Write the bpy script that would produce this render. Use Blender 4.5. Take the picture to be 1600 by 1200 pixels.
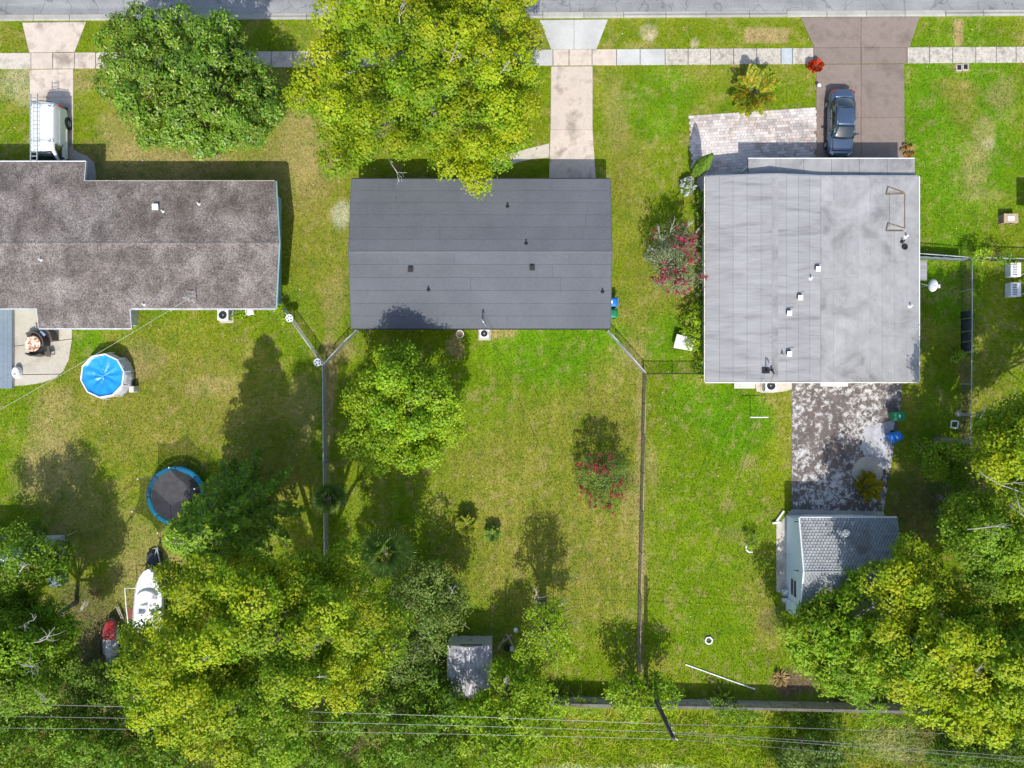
import bpy, math
import numpy as np
from mathutils import Vector, Matrix

for o in list(bpy.data.objects):
    bpy.data.objects.remove(o, do_unlink=True)
S = bpy.context.scene
COL = S.collection
R = math.radians

# ------------------------------------------------------------------ camera
F, H = 1100.0, 50.0            # focal length in photo pixels, flying height (m)
cam_d = bpy.data.cameras.new('camera')
cam_d.sensor_fit = 'HORIZONTAL'
cam_d.sensor_width = 36.0
cam_d.lens = 36.0 * F / 1600.0
cam_d.clip_start = 0.5
cam_d.clip_end = 1500.0
cam = bpy.data.objects.new('camera', cam_d)
cam.location = (0, 0, H)
cam.rotation_euler = (0, 0, 0)
COL.objects.link(cam)
S.camera = cam

# ------------------------------------------------------------------ sky, sun, exposure
SUN_ELEV = R(50)
w = bpy.data.worlds.new('World')
S.world = w
w.use_nodes = True
nt = w.node_tree
bg = nt.nodes['Background']
sky = nt.nodes.new('ShaderNodeTexSky')
sky.sky_type = 'NISHITA'
sky.sun_disc = False
sky.sun_elevation = SUN_ELEV
sky.sun_rotation = R(180)
sky.air_density = 1.0
sky.dust_density = 1.6
nt.links.new(sky.outputs[0], bg.inputs[0])
bg.inputs[1].default_value = 0.15
sun_d = bpy.data.lights.new('sun', 'SUN')
sun_d.energy = 3.4
sun_d.angle = R(0.53)
sun_d.color = (1.0, 0.955, 0.88)
sun = bpy.data.objects.new('sun', sun_d)
sun.rotation_euler = (R(90) - SUN_ELEV, 0, 0)
sun.location = (0, -40, 60)
COL.objects.link(sun)
S.view_settings.view_transform = 'Standard'
S.view_settings.look = 'None'
S.view_settings.gamma = 1.0
S.view_settings.use_curve_mapping = False
S.view_settings.exposure = 0.6
S.render.engine = 'CYCLES'

rng = np.random.default_rng(11)

def V(px, py, z=0.0):
    """a point at height z over the photo position (px, py)"""
    k = (H - z) / F
    return ((px - 800.0) * k, (600.0 - py) * k, z)
def XY(px, py, z=0.0):
    return V(px, py, z)[:2]
def polyxy(pts, z=0.0):
    return [XY(a, b, z) for a, b in pts]

# ------------------------------------------------------------------ materials
MATS = {}
def lin(c):
    return tuple(c) + (1.0,) if len(c) == 3 else tuple(c)
def new_mat(name):
    m = bpy.data.materials.new(name)
    m.use_nodes = True
    n = m.node_tree.nodes
    b = n['Principled BSDF']
    return m, m.node_tree, b
def ramp(t, cols, fac, interp='LINEAR'):
    r = t.nodes.new('ShaderNodeValToRGB')
    r.color_ramp.interpolation = interp
    el = r.color_ramp.elements
    while len(el) < len(cols):
        el.new(0.5)
    for e, (p, c) in zip(el, cols):
        e.position = p
        e.color = lin(c)
    t.links.new(fac, r.inputs[0])
    return r.outputs[0]
def noise(t, co, scale, detail=5, rough=0.6, dist=0.0):
    n = t.nodes.new('ShaderNodeTexNoise')
    n.inputs['Scale'].default_value = scale
    n.inputs['Detail'].default_value = detail
    n.inputs['Roughness'].default_value = rough
    n.inputs['Distortion'].default_value = dist
    t.links.new(co, n.inputs['Vector'])
    return n.outputs[0]
def mixc(t, fac, a, b, mode='MIX'):
    m = t.nodes.new('ShaderNodeMix')
    m.data_type = 'RGBA'
    m.blend_type = mode
    for key, val in ((0, fac), (6, a), (7, b)):
        if hasattr(val, 'is_linked'):
            t.links.new(val, m.inputs[key])
        elif key == 0:
            m.inputs[0].default_value = val
        else:
            m.inputs[key].default_value = lin(val)
    return m.outputs[2]
def mathn(t, op, a, b=None, clamp=False):
    m = t.nodes.new('ShaderNodeMath')
    m.operation = op
    m.use_clamp = clamp
    for i, v in enumerate((a, b)):
        if v is None: continue
        if hasattr(v, 'is_linked'): t.links.new(v, m.inputs[i])
        else: m.inputs[i].default_value = v
    return m.outputs[0]
def coord(t, kind='pos', stretch=None):
    if kind == 'pos':
        o = t.nodes.new('ShaderNodeNewGeometry').outputs['Position']
    else:
        o = t.nodes.new('ShaderNodeTexCoord').outputs['Object']
    if stretch:
        m = t.nodes.new('ShaderNodeMapping')
        m.inputs['Scale'].default_value = stretch
        t.links.new(o, m.inputs[0])
        o = m.outputs[0]
    return o
def bumpn(t, b, h, strength=0.3, dist=0.02):
    n = t.nodes.new('ShaderNodeBump')
    n.inputs['Strength'].default_value = strength
    n.inputs['Distance'].default_value = dist
    t.links.new(h, n.inputs['Height'])
    t.links.new(n.outputs[0], b.inputs['Normal'])

def pm(name, cols, scale=1.0, rough=0.85, fine=None, bump=0.0, metal=0.0, rand=0.0,
       kind='pos', stretch=None, spec=0.3, coat=0.0, island=0.0):
    """procedural material: noise ramp, fine grain, per-object and per-piece variation"""
    m, t, b = new_mat(name)
    co = coord(t, kind, stretch)
    if len(cols) == 1:
        cols = [tuple(c * 0.88 for c in cols[0]), tuple(min(1, c * 1.1) for c in cols[0])]
    n = noise(t, co, scale)
    k = len(cols)
    c = ramp(t, [(0.30 + 0.40 * i / (k - 1), cc) for i, cc in enumerate(cols)], n)
    if fine:
        fs, fa = fine
        f = noise(t, co, fs, 3, 0.7)
        g = ramp(t, [(0.3, (1 - fa,) * 3), (0.7, (1 + fa,) * 3)], f)
        c = mixc(t, 1.0, c, g, 'MULTIPLY')
    if rand:
        oi = t.nodes.new('ShaderNodeObjectInfo').outputs['Random']
        g = ramp(t, [(0, (1 - rand,) * 3), (1, (1 + rand,) * 3)], oi)
        c = mixc(t, 1.0, c, g, 'MULTIPLY')
    if island:
        oi = t.nodes.new('ShaderNodeNewGeometry').outputs['Random Per Island']
        g = ramp(t, [(0, (1 - island,) * 3), (1, (1 + island,) * 3)], oi)
        c = mixc(t, 1.0, c, g, 'MULTIPLY')
    t.links.new(c, b.inputs['Base Color'])
    b.inputs['Roughness'].default_value = rough
    b.inputs['Metallic'].default_value = metal
    b.inputs['Specular IOR Level'].default_value = spec
    b.inputs['Coat Weight'].default_value = coat
    b.inputs['Coat Roughness'].default_value = 0.05
    if bump:
        bumpn(t, b, noise(t, co, fine[0] if fine else scale * 6, 3, 0.7), bump, 0.03)
    MATS[name] = m
    return m

def leaf_mat(name, trans=0.28, rough=0.5, spec=0.35, grain=0.0):
    m, t, b = new_mat(name)
    a = t.nodes.new('ShaderNodeAttribute')
    a.attribute_name = 'Col'
    b.inputs['Roughness'].default_value = rough
    b.inputs['Specular IOR Level'].default_value = spec
    t.links.new(a.outputs['Color'], b.inputs['Base Color'])
    tr = t.nodes.new('ShaderNodeBsdfTranslucent')
    t.links.new(a.outputs['Color'], tr.inputs[0])
    mx = t.nodes.new('ShaderNodeMixShader')
    mx.inputs[0].default_value = trans
    t.links.new(b.outputs[0], mx.inputs[1])
    t.links.new(tr.outputs[0], mx.inputs[2])
    t.links.new(mx.outputs[0], t.nodes['Material Output'].inputs['Surface'])
    MATS[name] = m
    return m

leaf_mat('leaf', 0.44, .5, .25)
leaf_mat('leaf_glossy', 0.22, 0.42, 0.35)
leaf_mat('blade', 0.3, 0.6, 0.2)

# hard surfaces
pm('asphalt', [(0.192, 0.200, 0.200), (0.272, 0.276, 0.272), (0.232, 0.236, 0.232)], 0.35, .9, (7, .12), .15)
pm('kerb', [(0.288, 0.280, 0.248), (0.416, 0.392, 0.344)], 0.7, .9, (9, .10), .1, rand=.07)
pm('concrete_old', [(0.272, 0.240, 0.200), (0.480, 0.432, 0.360), (0.400, 0.360, 0.304)], 0.8, .9, (9, .12), .15, rand=.07)
pm('concrete_pink', [(0.256, 0.216, 0.176), (0.528, 0.448, 0.376), (0.432, 0.368, 0.312)], 0.8, .9, (9, .08), .1, rand=.05)
pm('concrete_new', [(.375, .37, .35), (.51, .505, .48)], 0.6, .88, (9, .06), .08, rand=.04)
pm('concrete_rough', [(0.238, 0.221, 0.187), (0.442, 0.408, 0.340), (0.340, 0.306, 0.264)], 1.6, .95, (6, .25), .3, rand=.06)
pm('concrete_patio', [(0.299, 0.273, 0.220), (0.440, 0.405, 0.334), (0.378, 0.348, 0.290)], 0.5, .9, (6, .07), .1, rand=.05)
pm('concrete_grey', [(0.306, 0.288, 0.261), (0.414, 0.396, 0.360)], 0.9, .9, (8, .08), .1, rand=.05)
pm('brown_drive', [(.155, .120, .100), (.222, .176, .148), (.186, .146, .123)], 0.7, .8, (9, .09), .08, rand=.05)
pm('underlay', [(.035, .035, .038)], 2, .95)
pm('soil', [(.16, .11, .065), (.26, .19, .11)], 2, .95, (9, .2), .4)
pm('white_paint', [(.78, .79, .80)], 1.0, .6, (5, .05))
pm('dirty_white', [(.50, .48, .43), (.72, .70, .66)], 2.5, .7, (8, .1))
pm('teal_wall', [(.22, .36, .38), (.27, .42, .43)], 0.8, .8, (6, .06))
pm('cream_wall', [(.52, .50, .44), (.60, .57, .50)], 0.8, .85, (6, .06))
pm('pale_blue_wall', [(.60, .70, .78), (.68, .77, .84)], 0.8, .8, (6, .06))
pm('grey_wall', [(.40, .42, .40), (.47, .48, .46)], 0.8, .85, (6, .06))
pm('steel', [(.42, .44, .45)], 4, .45, (12, .08), 0, .7)
pm('galvanised', [(.42, .46, .47), (.52, .56, .56)], 3, .55, (12, .08), 0, .3)
pm('galvanised_brown', [(.23, .18, .14), (.33, .26, .20)], 3, .7, (12, .12), 0, .1)
pm('wire', [(.34, .35, .34)], 4, .5, None, 0, .4)
pm('dark_metal', [(.025, .026, .03)], 4, .5, None, 0, .2)
pm('black_rubber', [(.018, .018, .019)], 4, .8)
pm('black_plastic', [(.02, .02, .022)], 4, .5)
pm('bark', [(.17, .145, .12), (.30, .27, .23)], 3, .95, (12, .25), .5)
pm('bark_white', [(.30, .28, .25), (.46, .44, .40)], 4, .9, (12, .12), .2)
pm('wood_pole', [(.055, .045, .04), (.10, .085, .07)], 3, .95, (14, .2), .3)
pm('wood', [(.34, .25, .16), (.46, .35, .23)], 3, .85, (12, .2), .2, rand=.1)
pm('wood_grey', [(.30, .27, .23), (.42, .38, .33)], 3, .9, (12, .2), .2, rand=.1)
pm('red_brown', [(.17, .055, .035), (.24, .09, .06)], 2, .9, (9, .15))
pm('glass', [(.012, .018, .024)], 1, .06, spec=.9)
pm('car_glass', [(.010, .018, .020)], 1, .03, spec=1.0, coat=1.0)
pm('red_lamp', [(.45, .015, .012)], 2, .2, spec=.6)
pm('clear_lamp', [(.65, .67, .68)], 2, .12, spec=.8)

def car_paint(name, c, metal, rough):
    m, t, b = new_mat(name)
    b.inputs['Base Color'].default_value = lin(c)
    b.inputs['Metallic'].default_value = metal
    b.inputs['Roughness'].default_value = rough
    b.inputs['Coat Weight'].default_value = .8
    b.inputs['Coat Roughness'].default_value = .04
    n = noise(t, coord(t, 'obj'), 3.0, 4)
    c2 = ramp(t, [(.3, tuple(x * .93 for x in c)), (.7, tuple(min(1, x * 1.05) for x in c))], n)
    t.links.new(c2, b.inputs['Base Color'])
    MATS[name] = m
car_paint('blue_paint', (.085, .125, .20), .55, .30)
car_paint('van_paint', (.80, .82, .82), 0.0, .30)
car_paint('boat_white', (.80, .80, .79), 0.0, .30)
car_paint('red_gloss', (.42, .03, .025), 0.0, .35)
pm('jet_grey', [(.22, .22, .22), (.33, .33, .33)], 2, .55, (8, .08))
pm('bin_blue', [(.015, .15, .52), (.02, .19, .60)], 2, .45, (10, .05))
pm('bin_green', [(.012, .17, .075), (.02, .22, .10)], 2, .45, (10, .05))
pm('pool_blue', [(.012, .22, .60), (.02, .30, .72)], 1.2, .32, (5, .06), .25, spec=.5)
pm('pad_blue', [(.012, .20, .36), (.02, .27, .45)], 2.0, .5, (8, .06))
pm('mat_black', [(.045, .046, .05), (.075, .075, .08)], 2.5, .8, (9, .1))
pm('vinyl_grey', [(.36, .37, .40), (.52, .52, .54)], 2.5, .7, (8, .1))
pm('wicker', [(.065, .052, .045), (.12, .098, .085)], 14, .8, (40, .3), .5)
pm('cushion', [(.60, .62, .66), (.12, .25, .50)], 9, .9)
pm('tarp_dark', [(.030, .034, .045), (.06, .066, .08)], 3, .55, (9, .1), .3)
pm('roof_mid', [(.094, .102, .115), (.122, .130, .144)], 0.30, .85, (6, .08), .08, rand=.04)
pm('porch_metal', [(.17, .215, .255), (.215, .26, .30)], .5, .5, (4, .05), 0, .1)
pm('roof_ridge', [(.17, .15, .147), (.27, .25, .24)], 1.5, .95, (10, .45), .4)
pm('grey_wash', [(.26, .25, .25), (.40, .40, .42), (.52, .52, .54)], 1.4, .85, (7, .15))
pm('stone_dark', [(.10, .092, .078), (.18, .168, .145)], 2.5, .95, (9, .15), .2)
pm('flower_white', [(.78, .78, .80)], 4, .8)

def special_mats():
    # weathered gravel roof of the left house
    m, t, b = new_mat('roof_gravel')
    co = coord(t)
    big = ramp(t, [(.30, (.098, .080, .070)), (.50, (.146, .124, .112)), (.70, (.210, .186, .170))], noise(t, co, .42, 5, .65))
    sp = ramp(t, [(.34, (.30,) * 3), (.5, (1,) * 3), (.64, (1.75,) * 3)], noise(t, co, 10.0, 3, .85))
    c = mixc(t, 1.0, big, sp, 'MULTIPLY')
    bl = ramp(t, [(.32, (.52,) * 3), (.5, (.95,) * 3), (.68, (1.40,) * 3)], noise(t, co, .7, 6, .7, .5))
    c = mixc(t, 1.0, c, bl, 'MULTIPLY')
    pale = ramp(t, [(.66, (0,) * 3), (.76, (1,) * 3)], noise(t, co, .55, 4, .6, .6))
    c = mixc(t, mathn(t, 'MULTIPLY', pale, .5), c, (.42, .37, .32))
    t.links.new(c, b.inputs['Base Color'])
    b.inputs['Roughness'].default_value = .95
    bumpn(t, b, noise(t, co, 7, 2, .8), .6, .04)
    MATS['roof_gravel'] = m
    # light coated roll roofing, streaked across the rolls
    for nm, cols, st in (('roof_grey', [(.180, .178, .178), (.262, .260, .260), (.312, .310, .311)], (.35, 2.2, 1)),
                         ('roof_pale', [(.15, .146, .144), (.262, .258, .255), (.335, .331, .327)], (1, 1, 1))):
        m, t, b = new_mat(nm)
        co = coord(t)
        big = ramp(t, [(.30, cols[0]), (.46, cols[1]), (.68, cols[2])], noise(t, coord(t, 'pos', st), .55 if nm == 'roof_pale' else .9, 6, .6, .4))
        f = ramp(t, [(.3, (.90,) * 3), (.7, (1.08,) * 3)], noise(t, coord(t, 'pos', (.5, 5, 1) if nm == 'roof_grey' else (2, 2, 2)), 1.6, 4, .7))
        c = mixc(t, 1.0, big, f, 'MULTIPLY')
        oi = t.nodes.new('ShaderNodeObjectInfo').outputs['Random']
        c = mixc(t, 1.0, c, ramp(t, [(0, (.955,) * 3), (1, (1.04,) * 3)], oi), 'MULTIPLY')
        t.links.new(c, b.inputs['Base Color'])
        b.inputs['Roughness'].default_value = .75
        bumpn(t, b, noise(t, coord(t, 'pos', (.6, 6, 1)), 1.4, 3), .12, .03)
        MATS[nm] = m
    # brown pad with peeling white paint
    m, t, b = new_mat('peeling_pad')
    co = coord(t)
    base = ramp(t, [(.3, (.080, .066, .060)), (.7, (.150, .122, .108))], noise(t, co, .8, 5))
    area = noise(t, co, .34, 5, .6)
    n1 = noise(t, co, 2.6, 10, .80, .5)
    s = mathn(t, 'ADD', mathn(t, 'MULTIPLY', n1, 1.0), mathn(t, 'MULTIPLY', area, .38))
    mask = ramp(t, [(.685, (0,) * 3), (.755, (1,) * 3)], s)
    c = mixc(t, mask, base, ramp(t, [(.3, (.36, .345, .33)), (.7, (.58, .565, .55))], noise(t, co, 3, 4)))
    t.links.new(c, b.inputs['Base Color'])
    b.inputs['Roughness'].default_value = .85
    bumpn(t, b, n1, .15, .02)
    MATS['peeling_pad'] = m
    # per-piece coloured pavers and shingles
    for nm, cols in (('paver', [(.36, .31, .28), (.52, .46, .42), (.42, .385, .36), (.56, .51, .46), (.38, .345, .33), (.49, .41, .37)]),
                     ('shingle', [(.25, .27, .28), (.285, .305, .315), (.265, .285, .295), (.305, .32, .325)])):
        m, t, b = new_mat(nm)
        oi = t.nodes.new('ShaderNodeNewGeometry').outputs['Random Per Island']
        c = ramp(t, [(i / len(cols), q) for i, q in enumerate(cols)], oi, 'CONSTANT')
        co = coord(t)
        c = mixc(t, 1.0, c, ramp(t, [(.3, (.82,) * 3), (.7, (1.12,) * 3)], noise(t, co, .8, 5)), 'MULTIPLY')
        if nm == 'shingle':
            deb = ramp(t, [(.52, (0,) * 3), (.62, (1,) * 3)], noise(t, co, .35, 6, .65))
            c = mixc(t, mathn(t, 'MULTIPLY', deb, .55), c, (.10, .065, .045))
        else:
            wh = ramp(t, [(.50, (0,) * 3), (.60, (1,) * 3)], noise(t, co, .33, 4, .6))
            c = mixc(t, mathn(t, 'MULTIPLY', wh, .5), c, (.66, .62, .60))
        t.links.new(c, b.inputs['Base Color'])
        b.inputs['Roughness'].default_value = .9
        MATS[nm] = m
    # rusty corrugated shed roof
    m, t, b = new_mat('shed_metal')
    co = coord(t, 'pos', (2.5, .8, 1))
    c = ramp(t, [(.30, (.20, .19, .23)), (.48, (.36, .35, .40)), (.60, (.60, .58, .58)), (.72, (.78, .76, .74))], noise(t, co, 1.3, 7, .68))
    t.links.new(c, b.inputs['Base Color'])
    b.inputs['Roughness'].default_value = .5
    b.inputs['Metallic'].default_value = .25
    MATS['shed_metal'] = m
    # trampoline netting: a weave of holes
    m, t, b = new_mat('netting')
    b.inputs['Base Color'].default_value = (.02, .02, .022, 1)
    b.inputs['Roughness'].default_value = .8
    tr = t.nodes.new('ShaderNodeBsdfTransparent')
    mx = t.nodes.new('ShaderNodeMixShader')
    ck = t.nodes.new('ShaderNodeTexChecker')
    ck.inputs['Scale'].default_value = 90
    t.links.new(coord(t, 'obj'), ck.inputs['Vector'])
    f = mathn(t, 'ADD', mathn(t, 'MULTIPLY', ck.outputs['Fac'], .2), .44)
    t.links.new(f, mx.inputs[0])
    t.links.new(tr.outputs[0], mx.inputs[1])
    t.links.new(b.outputs[0], mx.inputs[2])
    t.links.new(mx.outputs[0], t.nodes['Material Output'].inputs['Surface'])
    MATS['netting'] = m
    # mosaic table top
    m, t, b = new_mat('mosaic')
    vo = t.nodes.new('ShaderNodeTexVoronoi')
    vo.inputs['Scale'].default_value = 9
    t.links.new(coord(t, 'obj'), vo.inputs['Vector'])
    c = ramp(t, [(0, (.30, .14, .08)), (.35, (.62, .42, .28)), (.6, (.75, .62, .50)), (.85, (.42, .24, .15))], vo.outputs['Color'], 'CONSTANT')
    t.links.new(c, b.inputs['Base Color'])
    b.inputs['Roughness'].default_value = .6
    MATS['mosaic'] = m
    # road: worn tracks, patches and cracks
    m, t, b = new_mat('asphalt')
    co = coord(t)
    c = ramp(t, [(.32, (.20, .205, .205)), (.5, (.245, .25, .25)), (.68, (.285, .288, .282))], noise(t, co, .5, 6, .65))
    tr = ramp(t, [(.40, (.84,) * 3), (.60, (1.08,) * 3)], noise(t, coord(t, 'pos', (.04, 1.1, 1)), 1.0, 3, .5))
    c = mixc(t, 1.0, c, tr, 'MULTIPLY')
    c = mixc(t, 1.0, c, ramp(t, [(.3, (.85,) * 3), (.7, (1.13,) * 3)], noise(t, co, 8, 3, .8)), 'MULTIPLY')
    vo = t.nodes.new('ShaderNodeTexVoronoi')
    vo.feature = 'DISTANCE_TO_EDGE'
    vo.inputs['Scale'].default_value = .45
    wv = t.nodes.new('ShaderNodeVectorMath'); wv.operation = 'ADD'
    nz = t.nodes.new('ShaderNodeTexNoise'); nz.inputs['Scale'].default_value = 1.2
    t.links.new(co, nz.inputs['Vector']); t.links.new(co, wv.inputs[0]); t.links.new(nz.outputs['Color'], wv.inputs[1])
    t.links.new(wv.outputs[0], vo.inputs['Vector'])
    ck = ramp(t, [(.0, (.62,) * 3), (.022, (1,) * 3)], vo.outputs['Distance'])
    c = mixc(t, 1.0, c, ck, 'MULTIPLY')
    st_ = ramp(t, [(.66, (1,) * 3), (.74, (.68,) * 3)], noise(t, co, 1.1, 3, .5))
    c = mixc(t, 1.0, c, st_, 'MULTIPLY')
    t.links.new(c, b.inputs['Base Color'])
    b.inputs['Roughness'].default_value = .9
    bumpn(t, b, noise(t, co, 9, 2, .8), .15, .02)
    MATS['asphalt'] = m
    # lawn: colour map of the turf with grain
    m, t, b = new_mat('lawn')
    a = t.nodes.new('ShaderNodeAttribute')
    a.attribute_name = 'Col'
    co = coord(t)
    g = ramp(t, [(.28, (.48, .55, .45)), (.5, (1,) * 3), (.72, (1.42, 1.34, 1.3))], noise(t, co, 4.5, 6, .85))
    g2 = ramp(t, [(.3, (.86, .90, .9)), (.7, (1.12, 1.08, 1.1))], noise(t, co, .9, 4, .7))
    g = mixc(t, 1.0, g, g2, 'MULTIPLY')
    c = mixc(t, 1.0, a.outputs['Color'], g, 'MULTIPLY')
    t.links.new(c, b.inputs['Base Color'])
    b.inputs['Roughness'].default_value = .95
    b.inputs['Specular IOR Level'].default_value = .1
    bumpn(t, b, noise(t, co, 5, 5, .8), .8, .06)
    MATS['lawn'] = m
special_mats()

# ------------------------------------------------------------------ mesh helpers
class MB:
    def __init__(s):
        s.v = []; s.f = []
    def add(s, verts, faces):
        n = len(s.v)
        s.v.extend([tuple(map(float, p)) for p in verts])
        s.f.extend([tuple(i + n for i in f) for f in faces])
        return s
    def box(s, c, size, rz=0.0, rx=0.0, ry=0.0):
        hx, hy, hz = [q / 2 for q in size]
        M = Matrix.Rotation(rz, 3, 'Z') @ Matrix.Rotation(ry, 3, 'Y') @ Matrix.Rotation(rx, 3, 'X')
        vs = []
        for z in (-hz, hz):
            for x, y in ((-hx, -hy), (hx, -hy), (hx, hy), (-hx, hy)):
                p = M @ Vector((x, y, z))
                vs.append((c[0] + p.x, c[1] + p.y, c[2] + p.z))
        return s.add(vs, [(3, 2, 1, 0), (4, 5, 6, 7), (0, 1, 5, 4), (1, 2, 6, 5), (2, 3, 7, 6), (3, 0, 4, 7)])
    def prism(s, poly, z0, z1):
        a = sum(poly[i][0] * poly[(i + 1) % len(poly)][1] - poly[(i + 1) % len(poly)][0] * poly[i][1] for i in range(len(poly)))
        if a < 0: poly = poly[::-1]
        n = len(poly)
        vs = [(x, y, z0) for x, y in poly] + [(x, y, z1) for x, y in poly]
        fs = [tuple(range(n - 1, -1, -1)), tuple(range(n, 2 * n))]
        fs += [(i, (i + 1) % n, n + (i + 1) % n, n + i) for i in range(n)]
        return s.add(vs, fs)
    def slab(s, q, t):
        """thick plate: q = top corners counter-clockwise seen from above"""
        n = len(q)
        vs = [tuple(p) for p in q] + [(p[0], p[1], p[2] - t) for p in q]
        fs = [tuple(range(n)), tuple(range(2 * n - 1, n - 1, -1))]
        fs += [(i, n + i, n + (i + 1) % n, (i + 1) % n) for i in range(n)]
        return s.add(vs, fs)
    def tube(s, pts, r, n=6, cap=True):
        pts = [Vector(p) for p in pts]
        rr = r if hasattr(r, '__len__') else [r] * len(pts)
        vs, fs = [], []
        for i, p in enumerate(pts):
            a = pts[max(0, i - 1)]; b = pts[min(len(pts) - 1, i + 1)]
            d = (b - a)
            if d.length < 1e-9: d = Vector((0, 0, 1))
            d.normalize()
            u = d.cross(Vector((0, 0, 1)) if abs(d.z) < .95 else Vector((1, 0, 0))).normalized()
            v = u.cross(d)
            for k in range(n):
                an = 2 * math.pi * k / n
                q = p + (u * math.cos(an) + v * math.sin(an)) * rr[i]
                vs.append(q[:])
        for i in range(len(pts) - 1):
            for k in range(n):
                a = i * n + k; b = i * n + (k + 1) % n
                fs.append((a, a + n, b + n, b))
        if cap:
            fs.append(tuple(range(n)))
            fs.append(tuple(range(len(vs) - 1, len(vs) - n - 1, -1)))
        return s.add(vs, fs)
    def lathe(s, prof, n=24, c=(0, 0, 0), axis='z', cap=True):
        vs, fs = [], []
        for r, z in prof:
            for k in range(n):
                a = 2 * math.pi * k / n
                if axis == 'z': p = (c[0] + r * math.cos(a), c[1] + r * math.sin(a), c[2] + z)
                else: p = (c[0] + z, c[1] + r * math.cos(a), c[2] + r * math.sin(a))
                vs.append(p)
        for i in range(len(prof) - 1):
            for k in range(n):
                a = i * n + k; b = i * n + (k + 1) % n
                fs.append((a, b, b + n, a + n))
        if cap:
            fs.append(tuple(range(n - 1, -1, -1)))
            fs.append(tuple(range(len(vs) - n, len(vs))))
        return s.add(vs, fs)
    def loft(s, rings, cap=True):
        n = len(rings[0]); vs, fs = [], []
        for r in rings: vs += list(r)
        for i in range(len(rings) - 1):
            for k in range(n):
                a = i * n + k; b = i * n + (k + 1) % n
                fs.append((a, b, b + n, a + n))
        if cap:
            fs.append(tuple(range(n - 1, -1, -1)))
            fs.append(tuple(range(len(vs) - n, len(vs))))
        return s.add(vs, fs)
    def grid(s, P):
        """P: rows of points"""
        nr, nc = len(P), len(P[0])
        vs = [p for row in P for p in row]
        fs = [(i * nc + j, i * nc + j + 1, (i + 1) * nc + j + 1, (i + 1) * nc + j) for i in range(nr - 1) for j in range(nc - 1)]
        return s.add(vs, fs)
    def build(s, name, mat, parent=None, smooth=False, bevel=0.0, sub=0, world=False, solid=0.0):
        v = s.v
        if world and parent is not None:
            L = parent.location
            if parent.parent: L = L + parent.parent.location
            v = [(p[0] - L[0], p[1] - L[1], p[2] - L[2]) for p in v]
        me = bpy.data.meshes.new(name)
        me.from_pydata(v, [], s.f)
        me.materials.append(MATS[mat])
        if smooth:
            me.polygons.foreach_set('use_smooth', [True] * len(me.polygons))
        o = bpy.data.objects.new(name, me)
        COL.objects.link(o)
        if parent is not None: o.parent = parent
        if solid:
            mo = o.modifiers.new('solid', 'SOLIDIFY'); mo.thickness = solid; mo.offset = 0
        if bevel:
            mo = o.modifiers.new('bevel', 'BEVEL'); mo.width = bevel; mo.segments = 2; mo.limit_method = 'ANGLE'
        if sub:
            mo = o.modifiers.new('sub', 'SUBSURF'); mo.levels = sub; mo.render_levels = sub
        return o

def tag(o, label, cat, group=None):
    o['label'] = label; o['category'] = cat
    if group: o['group'] = group
    return o
def struct(o):
    o['kind'] = 'structure'
    return o
def thing(name, label, cat, loc=(0, 0, 0), rz=0.0, group=None):
    o = bpy.data.objects.new(name, None)
    o.empty_display_size = .3
    COL.objects.link(o)
    o.location = loc
    o.rotation_euler = (0, 0, rz)
    return tag(o, label, cat, group)
def clone(o, parent, loc=None, rot=None, scale=None):
    c = o.copy()
    COL.objects.link(c)
    c.parent = parent
    if loc is not None: c.location = loc
    if rot is not None: c.rotation_euler = rot
    if scale is not None: c.scale = scale
    return c
def np_mesh(name, verts, faces_flat, k, cols, mat, parent=None):
    """fast mesh of k-gons with one colour per face"""
    me = bpy.data.meshes.new(name)
    nv = len(verts); nf = len(faces_flat) // k
    me.vertices.add(nv)
    me.vertices.foreach_set('co', np.ascontiguousarray(verts, dtype=np.float32).ravel())
    me.loops.add(nf * k)
    me.loops.foreach_set('vertex_index', np.ascontiguousarray(faces_flat, dtype=np.int32))
    me.polygons.add(nf)
    me.polygons.foreach_set('loop_start', np.arange(0, nf * k, k, dtype=np.int32))
    me.update(calc_edges=True)
    at = me.attributes.new('Col', 'FLOAT_COLOR', 'FACE')
    c4 = np.ones((nf, 4), dtype=np.float32); c4[:, :3] = cols
    at.data.foreach_set('color', c4.ravel())
    me.materials.append(MATS[mat])
    o = bpy.data.objects.new(name, me)
    COL.objects.link(o)
    if parent is not None: o.parent = parent
    return o

# ------------------------------------------------------------------ value noise for the turf
_lat = np.random.default_rng(5).random((256, 256))
def vnoise(x, y, s, seed=0):
    x = np.asarray(x) * s + seed * 17.3; y = np.asarray(y) * s + seed * 9.7
    xi = np.floor(x).astype(int); yi = np.floor(y).astype(int)
    fx = x - xi; fy = y - yi
    fx = fx * fx * (3 - 2 * fx); fy = fy * fy * (3 - 2 * fy)
    g = lambda a, b: _lat[a % 256, b % 256]
    return (g(xi, yi) * (1 - fx) + g(xi + 1, yi) * fx) * (1 - fy) + (g(xi, yi + 1) * (1 - fx) + g(xi + 1, yi + 1) * fx) * fy
def fbm(x, y, s, seed=0, o=4):
    r = 0; a = .5; tot = 0
    for i in range(o):
        r = r + a * vnoise(x, y, s * 2 ** i, seed + i); tot += a; a *= .55
    return r / tot
def inpoly(px, py, poly):
    px = np.asarray(px, float); py = np.asarray(py, float)
    r = np.zeros(px.shape, bool)
    n = len(poly); j = n - 1
    for i in range(n):
        xi, yi = poly[i]; xj, yj = poly[j]
        c = ((yi > py) != (yj > py)) & (px < (xj - xi) * (py - yi) / (yj - yi + 1e-12) + xi)
        r ^= c
        j = i
    return r
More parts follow.
